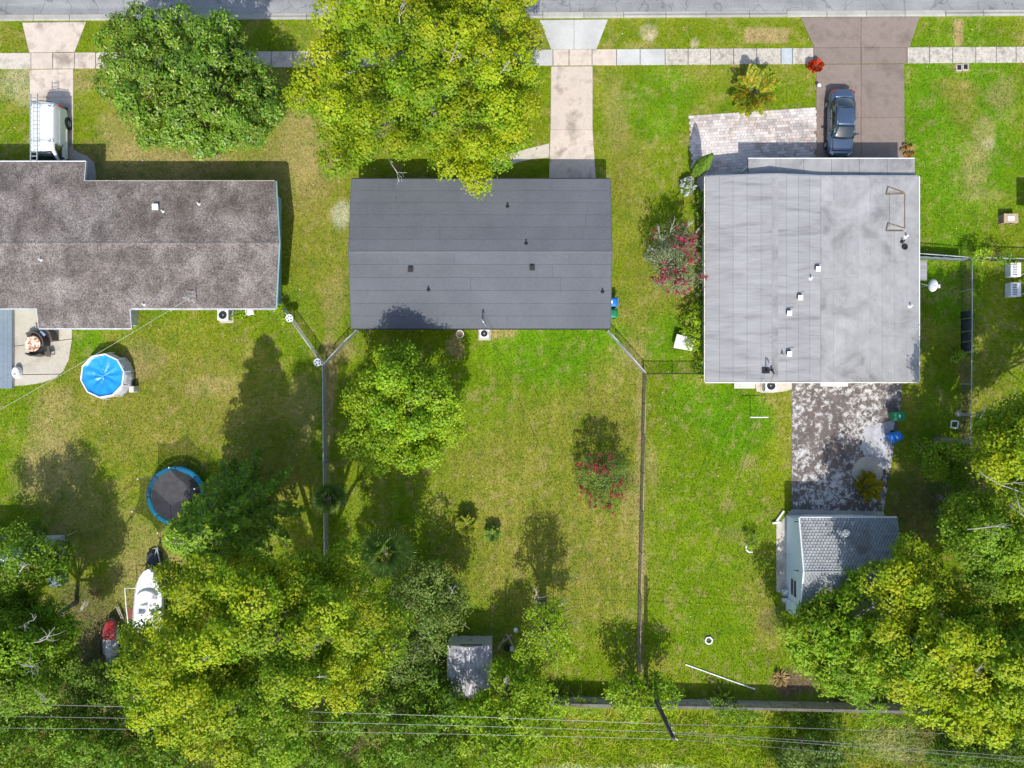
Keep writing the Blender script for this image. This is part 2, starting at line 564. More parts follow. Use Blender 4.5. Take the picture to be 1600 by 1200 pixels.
def dpoly(px, py, poly):
    d = np.full(np.shape(px), 1e9)
    n = len(poly)
    for i in range(n):
        ax, ay = poly[i]; bx, by = poly[(i + 1) % n]
        dx, dy = bx - ax, by - ay
        t = np.clip(((px - ax) * dx + (py - ay) * dy) / (dx * dx + dy * dy + 1e-9), 0, 1)
        d = np.minimum(d, np.hypot(px - ax - t * dx, py - ay - t * dy))
    return d
# ================================================================== GROUND
LUSH = np.array((.092, .222, .003)); GREEN = np.array((.128, .218, .004)); MIDG = np.array((.178, .214, .010))
OLIVE = np.array((.215, .200, .034)); TAN = np.array((.34, .265, .11)); PALE = np.array((.52, .44, .29))
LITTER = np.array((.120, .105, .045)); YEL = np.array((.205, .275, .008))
# (cx, cy, rx, ry, colour, strength) on the photo
BLOBS = [
    # front left
    (250, 265, 190, 45, TAN, .75), (480, 240, 60, 90, TAN, .7), (35, 130, 40, 35, PALE, .55), (140, 120, 28, 22, TAN, .6),
    (20, 60, 35, 22, OLIVE, .5), (90, 215, 30, 25, GREEN, .6), (20, 215, 25, 40, GREEN, .5), (190, 210, 40, 40, TAN, .5),
    # gap between left and middle houses
    (500, 390, 55, 130, OLIVE, .55), (533, 337, 17, 20, (.62, .60, .48), .45), (470, 470, 30, 40, GREEN, .5), (525, 470, 20, 50, TAN, .4),
    (515, 600, 10, 90, TAN, .8), (511, 720, 6, 150, TAN, .6), (530, 545, 25, 18, TAN, .6),
    # left back yard
    (250, 620, 190, 110, OLIVE, .75), (215, 560, 40, 28, TAN, .6), (330, 605, 40, 20, TAN, .55), (80, 740, 60, 55, TAN, .7), (90, 660, 40, 50, TAN, .45),
    (60, 520, 90, 30, GREEN, .5), (140, 535, 35, 28, LUSH, .7), (20, 720, 30, 70, GREEN, .5), (150, 830, 90, 60, TAN, .35),
    (270, 870, 60, 40, TAN, .55), (210, 910, 40, 45, TAN, .6), (320, 520, 90, 35, MIDG, .5), (420, 700, 70, 110, OLIVE, .5), (470, 640, 30, 50, TAN, .45),
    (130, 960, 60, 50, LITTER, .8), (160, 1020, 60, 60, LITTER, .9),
    # middle back yard
    (860, 760, 190, 200, OLIVE, .55), (820, 560, 150, 70, GREEN, .9), (880, 550, 120, 55, LUSH, .8), (740, 640, 60, 60, GREEN, .6), (960, 620, 50, 70, OLIVE, .5),
    (860, 900, 140, 110, OLIVE, .5), (780, 522, 25, 10, TAN, .8), (712, 545, 14, 18, TAN, .8), (600, 830, 90, 90, GREEN, .5),
    (1001, 800, 7, 260, TAN, .85), (985, 780, 14, 60, TAN, .4), (770, 720, 60, 40, OLIVE, .4),
    # between middle and right houses
    (1040, 300, 70, 160, GREEN, .35), (985, 280, 35, 90, OLIVE, .65), (965, 170, 22, 60, TAN, .4), (1000, 480, 35, 110, OLIVE, .5), (1060, 460, 35, 40, OLIVE, .45),
    (1030, 160, 60, 60, LUSH, .65), (1045, 540, 40, 55, LUSH, .7), (990, 560, 25, 30, TAN, .4), (840, 200, 25, 50, MIDG, .5),
    # verge
    (1015, 52, 13, 13, PALE, .9), (1083, 66, 7, 9, PALE, .9), (842, 60, 12, 26, TAN, .8), (1000, 70, 25, 5, TAN, .5),
    # right back yard
    (1110, 760, 100, 230, GREEN, .8), (1150, 660, 60, 60, LUSH, .9), (1080, 630, 50, 40, LUSH, .7), (1085, 850, 40, 30, YEL, .5), (1170, 720, 14, 14, TAN, .5), (1140, 790, 12, 10, TAN, .5),
    (1180, 900, 40, 60, OLIVE, .35), (1150, 840, 30, 14, TAN, .35), (1110, 1000, 90, 60, GREEN, .5), (1020, 720, 10, 40, TAN, .45), (1215, 730, 20, 60, YEL, .5),
    # far right
    (1500, 200, 110, 180, LUSH, .8), (1500, 140, 40, 18, OLIVE, .6), (1570, 150, 25, 25, TAN, .5), (1505, 165, 25, 40, OLIVE, .6), (1535, 215, 20, 40, TAN, .5), (1520, 265, 20, 40, TAN, .5),
    (1545, 225, 12, 10, PALE, .4), (1535, 305, 35, 12, TAN, .4), (1490, 440, 60, 90, LUSH, .8), (1570, 480, 40, 60, YEL, .7), (1470, 660, 40, 90, GREEN, .8), (1550, 640, 50, 60, OLIVE, .35),
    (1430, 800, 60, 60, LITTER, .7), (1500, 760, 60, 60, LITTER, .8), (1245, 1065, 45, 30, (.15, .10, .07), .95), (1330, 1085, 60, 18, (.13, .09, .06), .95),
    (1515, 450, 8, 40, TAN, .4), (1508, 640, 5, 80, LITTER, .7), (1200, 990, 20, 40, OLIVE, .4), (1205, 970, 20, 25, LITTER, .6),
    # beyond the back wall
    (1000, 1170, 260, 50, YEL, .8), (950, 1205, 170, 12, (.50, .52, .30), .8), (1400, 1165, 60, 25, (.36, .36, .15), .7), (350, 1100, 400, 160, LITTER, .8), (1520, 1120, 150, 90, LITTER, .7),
]
RECTS = [(1163, 42, 1230, 67, TAN), (1492, 31, 1505, 73, TAN), (1492, 98, 1512, 113, TAN)]
def lawn_color(X, Y):
    px = 800 + X * F / H; py = 600 - Y * F / H
    n1 = fbm(X, Y, .16, 1)[..., None]; n2 = fbm(X, Y, .55, 7)[..., None]; n3 = fbm(X, Y, 1.6, 13)[..., None]
    c = MIDG * (1 - n1) + GREEN * n1
    c = c + (OLIVE - c) * np.clip((n2 - .45) * 2.0, 0, .8)
    jx = (fbm(X, Y, .35, 21) - .5) * 40; jy = (fbm(X, Y, .35, 31) - .5) * 40
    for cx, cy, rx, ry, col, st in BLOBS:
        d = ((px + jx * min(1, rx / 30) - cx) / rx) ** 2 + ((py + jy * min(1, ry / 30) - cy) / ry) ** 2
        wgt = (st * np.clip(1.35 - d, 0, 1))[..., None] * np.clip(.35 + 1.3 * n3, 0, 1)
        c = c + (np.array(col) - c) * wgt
    for x0, y0, x1, y1, col in RECTS:
        m = ((px > x0) & (px < x1) & (py > y0) & (py < y1))[..., None]
        c = np.where(m, np.array(col) * (.75 + .5 * n3), c)
    # scattered dry specks
    sp = np.clip((fbm(X, Y, 2.4, 41) - .60) * 4, 0, .42)[..., None]
    c = c + (TAN - c) * sp
    mid = ((px > 520) & (px < 1000) & (py > 530) & (py < 1080))[..., None]
    c = np.where(mid, c * (1 + .07 * np.sin((X[..., None] + .5 * (n1 - .5)) * 2 * math.pi / .95) * np.clip(n2 * 1.6, 0, 1)), c)
    wd = np.clip((fbm(X, Y, 1.3, 51) - .58) * 5, 0, .6)[..., None]
    c = c + (LUSH * .72 - c) * wd * .6
    return c * (.80 + .42 * n2)

def ground():
    xs = np.concatenate([np.array([-400, -200, -110, -75, -55, -46]), np.arange(-42, 42.01, .21), np.array([46, 55, 75, 110, 200, 400])])
    ys = np.concatenate([np.array([-400, -200, -110, -75, -50, -40]), np.arange(-33, 33.01, .21), np.array([40, 50, 75, 110, 200, 400])])
    gx, gy = np.meshgrid(xs, ys)
    nx, ny = len(xs), len(ys)
    v = np.stack([gx.ravel(), gy.ravel(), np.zeros(nx * ny)], 1)
    i = np.arange(ny - 1)[:, None] * nx + np.arange(nx - 1)[None, :]
    f = np.stack([i, i + 1, i + nx + 1, i + nx], -1).reshape(-1)
    me = bpy.data.meshes.new('ground')
    me.vertices.add(len(v)); me.vertices.foreach_set('co', v.astype(np.float32).ravel())
    nf = len(f) // 4
    me.loops.add(len(f)); me.loops.foreach_set('vertex_index', f.astype(np.int32))
    me.polygons.add(nf); me.polygons.foreach_set('loop_start', np.arange(0, nf * 4, 4, dtype=np.int32))
    me.update(calc_edges=True)
    at = me.attributes.new('Col', 'FLOAT_COLOR', 'POINT')
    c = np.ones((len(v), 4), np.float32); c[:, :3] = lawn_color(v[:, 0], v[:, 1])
    far = (np.abs(v[:, 0]) > 43) | (np.abs(v[:, 1]) > 34)
    c[far, :3] = (MIDG + GREEN) / 2
    at.data.foreach_set('color', c.ravel())
    me.materials.append(MATS['lawn'])
    o = bpy.data.objects.new('ground', me); COL.objects.link(o)
    struct(o)
ground()

def kb(x): return 33 - 8 * x / 1600.0          # lower edge of the kerb on the photo
def st(x): return 83 - 10 * x / 1600.0         # upper edge of the sidewalk
HARD = []                                      # polygons without turf (world xy)
def flat(name, pts, z1, mat, parent=None, z0=-.06, px=True, bevel=.012, soft=True):
    p = polyxy(pts) if px else pts
    HARD.append(p)
    return MB().prism(p, z0, z1).build(name, mat, parent, bevel=bevel)

# road, kerb, sidewalk
road = struct(flat('road', [(-900, kb(-900) - 10), (2500, kb(2500) - 10), (2500, -170), (-900, -182)], .004, 'asphalt', bevel=0))
kerb = struct(flat('kerb', [(-900, kb(-900) - 9.5), (2500, kb(2500) - 9.5), (2500, kb(2500) - .5), (-900, kb(-900) - .5)], .006, 'underlay', bevel=0))
def kerb_run(x0, x1, drop):
    mb = MB()
    prof = [(0, -.05), (0, .03), (.16, .045), (.30, .065 if drop else .12), (.36, .065 if drop else .125), (.44, .05 if drop else .11), (.44, -.05)]
    rings = []
    for x in (x0, x1):
        X, Y = XY(x, kb(x) - 9.6)
        rings.append([(X, Y - a, b) for a, b in prof])
    mb.loft(rings)
    return mb.build('kerb_stone', 'kerb', kerb)
x = -130
while x < 1730:
    L = 62 + rng.uniform(-6, 6)
    m = x + L / 2
    drop = (20 < m < 150) or (825 < m < 965) or (1235 < m < 1450)
    kerb_run(x + .35, x + L - .35, drop)
    x += L
far_kerb = struct(flat('far_kerb', [(-900, -182), (2500, -170), (2500, -178), (-900, -190)], .12, 'kerb'))
walk = struct(flat('sidewalk', [(-900, st(-900) + .8), (2500, st(2500) + .8), (2500, st(2500) + 24), (-900, st(-900) + 24)], .012, 'underlay', bevel=0))
edges = [-140, -107, -74, -41, -2, 49, 83, 117, 150, 184, 218, 252, 286, 320, 353, 387, 424, 458, 491, 525, 560, 594, 628, 662, 696, 730, 764, 799, 834, 864, 889, 925, 963, 1000, 1039,
         1075, 1110, 1146, 1182, 1220, 1238, 1271, 1345, 1417, 1452, 1488, 1524, 1556, 1587, 1625, 1660, 1700, 1740]
for a, b in zip(edges[:-1], edges[1:]):
    m = (a + b) / 2
    if 1275 < m < 1415: mat = 'brown_drive'
    elif 834 <= m < 864 or 963 <= m < 1039: mat = 'concrete_new'
    elif 864 <= m < 963 or 49 <= m < 150: mat = 'concrete_pink'
    elif 1220 < m < 1238: mat = 'galvanised'
    elif m > 1039: mat = 'concrete_rough'
    else: mat = 'concrete_old'
    g = .45
    nm = 'utility_cover' if 1220 < m < 1238 else 'sidewalk_slab'
    MB().prism(polyxy([(a + g, st(a) + .3), (b - g, st(b) + .3), (b - g, st(b) + 25), (a + g, st(a) + 25)]), -.05, .055 + rng.uniform(-.006, .006)).build(nm, mat, walk, bevel=.012)

# driveways
def drive(name, slabs, mat, z=.045):
    base = None
    for s in slabs:
        cx = sum(p[0] for p in s) / len(s); cy = sum(p[1] for p in s) / len(s)
        q = []
        for a, b in s:
            dx, dy = cx - a, cy - b
            q.append((a + np.sign(dx) * .2, b + np.sign(dy) * .2))
        if base is None:
            allp = [p for t in slabs for p in t]
            xs = [p[0] for p in allp]
            base = struct(flat(name, slabs[0], .006, 'underlay', bevel=0))
        elif True:
            HARD.append(polyxy(s))
        MB().prism(polyxy(q), -.05, z + rng.uniform(-.004, .004)).build('concrete_slab', mat, base, bevel=.012)
    return base
drive('left_driveway', [[(35, 35.5), (135, 34.5), (117, 81.5), (46, 82.5)], [(47, 109), (115, 108), (115, 152), (47, 152)], [(47, 152), (115, 152), (115, 205), (47, 205)], [(47, 205), (115, 205), (115, 300), (47, 300)]], 'concrete_pink')
drive('middle_apron', [[(843, 31.5), (897, 31), (897, 77.4), (861, 77.7)], [(897, 31), (950, 30.5), (932, 77.2), (897, 77.4)]], 'concrete_new')
drive('middle_driveway', [[(861, 104), (926, 103.5), (926, 203), (860, 203)], [(860, 203), (926, 203), (932, 300), (857, 300)]], 'concrete_pink')
drive('right_driveway', [[(1251, 27.6), (1345, 27), (1345, 74.6), (1272, 75)], [(1345, 27), (1437, 26.4), (1421, 74.2), (1345, 74.6)],
      [(1275, 101), (1345, 100.5), (1345, 184), (1275, 184)], [(1345, 100.5), (1412, 100), (1413, 184), (1345, 184)],
      [(1275, 184), (1345, 184), (1345, 300), (1276, 300)], [(1345, 184), (1413, 184), (1413, 300), (1345, 300)]], 'brown_drive')
struct(flat('left_walkway', [(115, 233), (122, 238), (136, 244), (147, 254), (150, 268), (150, 300), (115, 300)], .04, 'concrete_grey'))
struct(flat('middle_walkway', [(770, 249), (800, 239), (830, 231), (858, 224), (858, 246), (830, 249), (800, 256), (770, 264)], .04, 'concrete_old'))
# left patio
pat = [(18, 470), (62, 470), (113, 500), (112, 540), (108, 562), (99, 580), (86, 591), (66, 598), (40, 602), (18, 603)]
patio = struct(flat('left_patio', pat, .01, 'underlay', bevel=0))
for s in ([(14, 470), (62, 470), (113, 500), (113, 529), (18, 541)], [(18, 542), (113, 530), (108, 562), (99, 580), (94, 584), (18, 585)], [(18, 586), (93, 585), (86, 591), (66, 598), (40, 602), (18, 603)]):
    MB().prism(polyxy(s), -.05, .05 + rng.uniform(0, .004)).build('concrete_slab', 'concrete_patio', patio, bevel=.012)
# rear pad of the right house
pad = struct(flat('rear_pad', [(1237, 585), (1411, 585), (1406, 640), (1398, 690), (1390, 740), (1380, 800), (1237, 796)], .035, 'peeling_pad'))
struct(flat('garage_apron', [(1222, 812), (1237, 796), (1380, 799), (1382, 806), (1400, 806), (1400, 830), (1222, 830)], .042, 'concrete_grey'))
struct(flat('garage_path', [(1213, 815), (1235, 815), (1235, 925), (1213, 925)], .03, 'concrete_old'))
HARD.append(polyxy([(1213, 800), (1240, 800), (1240, 940), (1213, 940)]))
struct(flat('grey_patch', [(1350, 668), (1398, 655), (1392, 700), (1385, 730), (1365, 742), (1345, 700)], .039, 'grey_wash'))
ring = [(1355 + 24 * math.cos(a) * (1 + .08 * math.sin(3 * a)), 735 + 22 * math.sin(a)) for a in np.linspace(0, 2 * math.pi, 20, endpoint=False)]
struct(flat('sand_patch', ring, .046, 'concrete_patio'))
# stoops by the back of the right house
struct(flat('back_stoop', [(1176, 585), (1237, 585), (1237, 608), (1228, 611), (1215, 613), (1182, 612)], .05, 'concrete_old'))

# paver terrace: bed and herringbone-like pieces
def pavers():
    area = polyxy([(1077, 181), (1272, 168), (1276, 168), (1276, 300), (1095, 300), (1082, 262), (1078, 220)])
    HARD.append(area)
    bed = struct(MB().prism(area, -.06, .012).build('paver_terrace', 'soil'))
    xs = [p[0] for p in area]; ys = [p[1] for p in area]
    mb = MB()
    a = .21; row = 0
    an = math.atan2(area[1][1] - area[0][1], area[1][0] - area[0][0]); ca, sa = math.cos(an), math.sin(an)
    ox, oy = area[0]
    rot = [((x - ox) * ca + (y - oy) * sa, -(x - ox) * sa + (y - oy) * ca) for x, y in area]
    def piece(x0, x1, y0, y1):
        h = .05 + rng.uniform(-.004, .004)
        b = .008
        loc = [(x0, y0, .012), (x1, y0, .012), (x1, y1, .012), (x0, y1, .012), (x0, y0, h - b), (x1, y0, h - b), (x1, y1, h - b), (x0, y1, h - b),
               (x0 + b, y0 + b, h), (x1 - b, y0 + b, h), (x1 - b, y1 - b, h), (x0 + b, y1 - b, h)]
        mb.add([(ox + p * ca - q * sa, oy + p * sa + q * ca, z) for p, q, z in loc],
               [(0, 1, 5, 4), (1, 2, 6, 5), (2, 3, 7, 6), (3, 0, 4, 7), (4, 5, 9, 8), (5, 6, 10, 9), (6, 7, 11, 10), (7, 4, 8, 11), (8, 9, 10, 11)])
    xs = [p[0] for p in rot]; ys = [p[1] for p in rot]
    y = -a
    while y > min(ys):
        x = min(xs) - (a * .5 if row % 2 else 0)
        while x < max(xs):
            L = a * (2 if rng.random() < .35 else 1)
            if inpoly([x + L / 2], [y + a / 2], rot)[0]:
                x1 = x + L
                while x1 > x + .06 and not inpoly([x1], [y + a / 2], rot)[0]: x1 -= .03
                piece(x + .006, x1 - .006, y + .006, y + a - .006)
            x += L
        y -= a; row += 1
    o = mb.build('pavers', 'paver', bed); o['kind'] = 'stuff'
pavers()

# ================================================================== HOUSES
def window(parent, c, wdt, hgt, face, mat='white_paint'):
    """face: 'x+','x-','y+','y-' outward side of the wall; c = centre on the wall plane"""
    ax = face[0]; sg = 1 if face[1] == '+' else -1
    def bx(u0, u1, v0, v1, d0, d1):
        if ax == 'x': return ((c[0] + sg * (d0 + d1) / 2, c[1] + (u0 + u1) / 2, c[2] + (v0 + v1) / 2), (d1 - d0, u1 - u0, v1 - v0))
        return ((c[0] + (u0 + u1) / 2, c[1] + sg * (d0 + d1) / 2, c[2] + (v0 + v1) / 2), (u1 - u0, d1 - d0, v1 - v0))
    w2, h2 = wdt / 2, hgt / 2
    fr = MB()
    for b in ((-w2 - .06, w2 + .06, -h2 - .06, -h2), (-w2 - .06, w2 + .06, h2, h2 + .06), (-w2 - .06, -w2, -h2, h2), (w2, w2 + .06, -h2, h2), (-w2, w2, -.02, .02)):
        fr.box(*bx(*b, .004, .05))
    win = fr.build('window', mat, parent, world=True)
    MB().box(*bx(-w2, w2, -h2, h2, .003, .02)).build('pane', 'glass', win, world=False) if False else None
    p = MB().box(*bx(-w2 + .001, w2 - .001, -h2 + .001, h2 - .001, .003, .022))
    L = parent.location
    p.v = [(q[0] - L[0], q[1] - L[1], q[2] - L[2]) for q in p.v]
    p.build('pane', 'glass', win)
    return win
def door(parent, c, face, mat='white_paint', wdt=.95, hgt=2.05):
    ax = face[0]; sg = 1 if face[1] == '+' else -1
    size = (.06, wdt, hgt) if ax == 'x' else (wdt, .06, hgt)
    cc = (c[0] + (sg * .034 if ax == 'x' else 0), c[1] + (sg * .034 if ax == 'y' else 0), hgt / 2 + .02)
    d = MB().box(cc, size).build('door', mat, parent, world=True, bevel=.01)
    hc = (c[0] + sg * .09, c[1] + .36, 1.0) if ax == 'x' else (c[0] + .36, c[1] + sg * .09, 1.0)
    L = parent.location
    MB().lathe([(.0, -.03), (.03, -.02), (.035, .01), (.0, .03)], 10, (hc[0] - L[0], hc[1] - L[1], hc[2])).build('handle', 'steel', d, smooth=True)
def gutter(parent, a, b, mat='white_paint', hang=.9):
    a = Vector(a); b = Vector(b); d = b - a; L = d.length; d.normalize()
    n = Vector((d.y, -d.x, 0))
    prof = [(0, 0), (0, -.09), (.075, -.09), (.09, 0), (.082, 0), (.07, -.08), (.01, -.08), (.01, 0)]
    mb = MB()
    mb.loft([[tuple(p + n * q + Vector((0, 0, z))) for q, z in prof] for p in (a, b)])
    g = mb.build('gutter', mat, parent, world=True)
    k = int(L / hang)
    loc = parent.location
    h = None
    for i in range(k + 1):
        p = a + d * (L * (i + .02) / (k + .04)) + n * .045 + Vector((0, 0, -.004))
        if h is None:
            h = MB().box((0, 0, 0), (.03, .09, .006)).build('gutter_hanger', 'white_paint', g)
            o = h
        else: o = clone(h, g)
        o.location = (p.x - loc[0], p.y - loc[1], p.z); o.rotation_euler = (0, 0, math.atan2(d.y, d.x))
    return g
def pipe_vent(parent, p, r=.05, h=.35, mat='black_plastic'):
    mb = MB().lathe([(r * 2.2, 0), (r * 1.2, .06), (r, .07), (r, h), (r * .75, h), (r * .75, h - .05)], 12, p)
    return mb.build('vent_pipe', mat, parent, world=True, smooth=False)
def box_vent(parent, p, s=.36, h=.22, mat='black_plastic', cap='black_plastic'):
    v = MB().box((p[0], p[1], p[2] + h * .4), (s * .8, s * .8, h * .8)).build('roof_vent', mat, parent, world=True, bevel=.01)
    L = parent.location
    MB().box((p[0] - L[0], p[1] - L[1], p[2] - L[2] + h * .8 + .03), (s, s, .06), rx=R(6)).build('cap', cap, v, bevel=.015)
    return v

EZ = 2.5
# ---------------------------------------------------------------- left house
def left_house():
    x1 = XY(430, 283, EZ)[0]; yN = XY(430, 283, EZ)[1]; yS = XY(430, 482, EZ)[1]
    yR = (yN + yS) / 2; zR = 3.08; sl = (zR - EZ) / (yN - yR)
    x0 = -47.0; xp = x1 + .42
    xc = XY(131, 270, EZ)[0]; yC = XY(131, 253, 2.25)[1]; zC = zR - sl * (yC - yR)
    xs0 = XY(61, 500, 2.3)[0]; xs1 = XY(205, 500, 2.3)[0]; yX = XY(130, 513, 2.25)[1]; zX = zR - sl * (yR - yX)
    h = thing('brown_roof_house', 'long teal-walled house with speckled brown gravel roof beside the white van', 'house', ((x0 + x1) / 2, yR, 0))
    wx = x1 - .38
    wl = MB()
    wl.prism([(x0 + .6, yS + .55), (wx, yS + .55), (wx, yN - .55), (x0 + .6, yN - .55)], 0, EZ - .02)
    wl.add([(wx, yS + .55, EZ - .02), (wx, yN - .55, EZ - .02), (wx, yR, zR - .2), (x0 + .6, yS + .55, EZ - .02), (x0 + .6, yN - .55, EZ - .02), (x0 + .6, yR, zR - .2)],
           [(0, 1, 2), (3, 5, 4), (0, 2, 5, 3), (1, 4, 5, 2)])
    wl.build('wall', 'teal_wall', h, world=True)
    MB().prism([(xs0 + .3, yX + .35), (xs1 - .75, yX + .35), (xs1 - .75, yS + .5), (xs0 + .3, yS + .5)], 0, 2.15).build('wall', 'dirty_white', h, world=True)
    T = .14
    n = MB()
    n.slab([(x0, yR, zR), (x0, yC, zC), (xc, yC, zC), (xc, yN, EZ), (x1, yN, EZ), (xp, yR, zR)][::-1], T)
    rn = n.build('roof', 'roof_gravel', h, world=True)
    s = MB()
    s.slab([(x0, yR, zR), (xp, yR, zR), (x1, yS, EZ), (xs1, yS, EZ), (xs1, yX, zX), (xs0, yX, zX), (xs0, yS, EZ), (x0, yS, EZ)][::-1], T)
    rs = s.build('roof', 'roof_gravel', h, world=True)
    # ridge capping
    MB().add([(x0, yR - .16, zR - .028), (xp, yR - .16, zR - .028), (xp, yR, zR + .025), (x0, yR, zR + .025), (x0, yR + .16, zR - .028), (xp, yR + .16, zR - .028)],
             [(0, 1, 2, 3), (3, 2, 5, 4)]).build('ridge_cap', 'roof_gravel', h, world=True)
    # fascias
    f = MB()
    f.box(((x0 + xc) / 2, yC + .03, zC - .09), (xc - x0 + .06, .05, .2))
    f.build('fascia', 'white_paint', h, world=True)
    MB().box(((x1 + xc) / 2, yN + .03, EZ - .09), (x1 - xc - .06, .05, .2)).build('fascia', 'wood_grey', h, world=True)
    MB().box((xc + .03, (yC + yN) / 2, (zC + EZ) / 2 - .09), (.05, yC - yN, .2), rx=-math.atan(sl)).build('fascia', 'vinyl_grey', h, world=True)
    MB().box((xs1 + .03, (yX + yS) / 2, (zX + EZ) / 2 - .09), (.05, yS - yX, .2), rx=math.atan(sl)).build('fascia', 'vinyl_grey', h, world=True)
    MB().box((xs0 - .03, (yX + yS) / 2, (zX + EZ) / 2 - .09), (.05, yS - yX, .2), rx=math.atan(sl)).build('fascia', 'vinyl_grey', h, world=True)
    for yE, rev in ((yN, 1), (yS, -1)):
        a = Vector((x1, yE, EZ)); b = Vector((xp, yR, zR)); d = b - a
        MB().tube([a + Vector((.03, 0, -.08)), b + Vector((.03, 0, -.08))], .07, 4).build('bargeboard', 'teal_wall', h, world=True)
    gutter(h, (xs1, yS - .005, EZ - .02), (x1, yS - .005, EZ - .02))
    gutter(h, (xs0, yX - .005, zX - .02), (xs1, yX - .005, zX - .02))
    gutter(h, (x0, yS - .005, EZ - .02), (xs0 - .07, yS - .005, EZ - .02))
    # carport posts
    for px_ in (20, 118):
        X = XY(px_, 258, 0)[0]
        MB().box((X, yC - .35, zC / 2 - .07), (.12, .12, zC - .14)).build('post', 'white_paint', h, world=True)
    for yy in (6.2, 11.0): window(h, (wx, yy, 1.45), 1.1, 1.1, 'x+')
    for xx in (-28.0, -21.0): window(h, (xx + 2, yN - .55, 1.45), 1.5, 1.1, 'y+')
    door(h, (-26.8, yN - .55, 0), 'y+')
    window(h, (-19, yS + .55, 1.45), 1.5, 1.1, 'y-'); window(h, (-28.5, yX + .35, 1.4), 1.5, 1.0, 'y-')
    door(h, (-23.4, yS + .55, 0), 'y-')
    MB().box((wx + .28, XY(443, 376, 2)[1], 2.1), (.42, .22, .16)).build('wall_lamp', 'dirty_white', h, world=True, bevel=.02)
    # roof fittings
    def rz(y): return zR - sl * abs(y - yR)
    p = XY(238, 321, 3.3); box_vent(h, (p[0], p[1], rz(p[1])), .40, .2, 'white_paint', 'white_paint')
    for q in ((306, 316), (250, 328), (217, 474), (60, 405)):
        p = XY(*q, 3.2); pipe_vent(h, (p[0], p[1], rz(p[1])), .045, .25, 'white_paint')
    # service mast with its crossarm
    p = XY(305, 468, 2.8)
    mast = MB().tube([(p[0], p[1], rz(p[1])), (p[0], p[1], rz(p[1]) + 1.1)], .035, 8).tube([(p[0], p[1], rz(p[1]) + .85), (p[0] - .55, p[1] + .05, rz(p[1]) + .85)], .025, 6)
    mast.tube([(p[0], p[1], rz(p[1]) + 1.1), (p[0], p[1] - .12, rz(p[1]) + 1.17), (p[0], p[1] - .2, rz(p[1]) + 1.05)], .04, 8)
    mast.build('service_mast', 'galvanised', h, world=True)
    return (p[0], p[1], rz(p[1]) + 1.05)
MAST_L = left_house()

# low grey deck on the far left
def grey_deck():
    z = .34
    a = XY(18.5, 484, z); b_ = XY(18.5, 607, z)
    x0 = -39.5
    t = thing('grey_deck', 'low blue-grey painted deck at the left edge beside the patio', 'deck', ((x0 + a[0]) / 2, (a[1] + b_[1]) / 2, 0))
    n = 14
    wd = (a[0] - x0) / n
    for i in range(n):
        X = x0 + wd * (i + .5)
        MB().box((X, (a[1] + b_[1]) / 2, z - .02), (wd - .008, a[1] - b_[1], .04)).build('deck_board', 'porch_metal', t, world=True)
    MB().box((a[0] - .06, (a[1] + b_[1]) / 2, z / 2 - .02), (.05, a[1] - b_[1] - .1, z - .05)).build('skirt', 'vinyl_grey', t, world=True)
    MB().box(((x0 + a[0]) / 2, b_[1] + .06, z / 2 - .02), (a[0] - x0 - .2, .05, z - .05)).build('skirt', 'vinyl_grey', t, world=True)
    HARD.append([(x0, b_[1]), (a[0], b_[1]), (a[0], a[1]), (x0, a[1])])
grey_deck()

# ---------------------------------------------------------------- middle house
def roll_strips(parent, p00, p10, p11, p01, n, mat, gap=.02, up=.012, joints=.5, name='roofing_strip', seg=5.5):
    """rolls laid over a roof plane; p00->p10 runs along the roll, p00->p01 across the rolls"""
    P = [Vector(q) for q in (p00, p10, p11, p01)]
    L = (P[1] - P[0]).length; W = (P[3] - P[0]).length
    nrm = (P[1] - P[0]).cross(P[3] - P[0]).normalized()
    if nrm.z < 0: nrm = -nrm
    def at(u, v): return (P[0] * (1 - u) + P[1] * u) * (1 - v) + (P[3] * (1 - u) + P[2] * u) * v
    for i in range(n):
        v0, v1 = i / n + gap / W / 2, (i + 1) / n - gap / W / 2
        cuts = [0]
        u = rng.uniform(.25, .75) * seg / L * 2
        while u < .94:
            if u > .06 and rng.random() < joints: cuts.append(u)
            u += rng.uniform(.7, 1.4) * seg / L
        cuts.append(1)
        for a, b in zip(cuts[:-1], cuts[1:]):
            a2 = a + (gap / 2 / L if a > 0 else 0); b2 = b - (gap / 2 / L if b < 1 else 0)
            q = [at(a2, v0), at(b2, v0), at(b2, v1), at(a2, v1)]
            cr = (q[1] - q[0]).cross(q[2] - q[0])
            if cr.z < 0: q = q[::-1]
            hgt = up + rng.uniform(0, .003)
            q = [tuple(w_ + nrm * hgt) for w_ in q]
            MB().slab(q, hgt - .002).build(name, mat, parent, world=True)

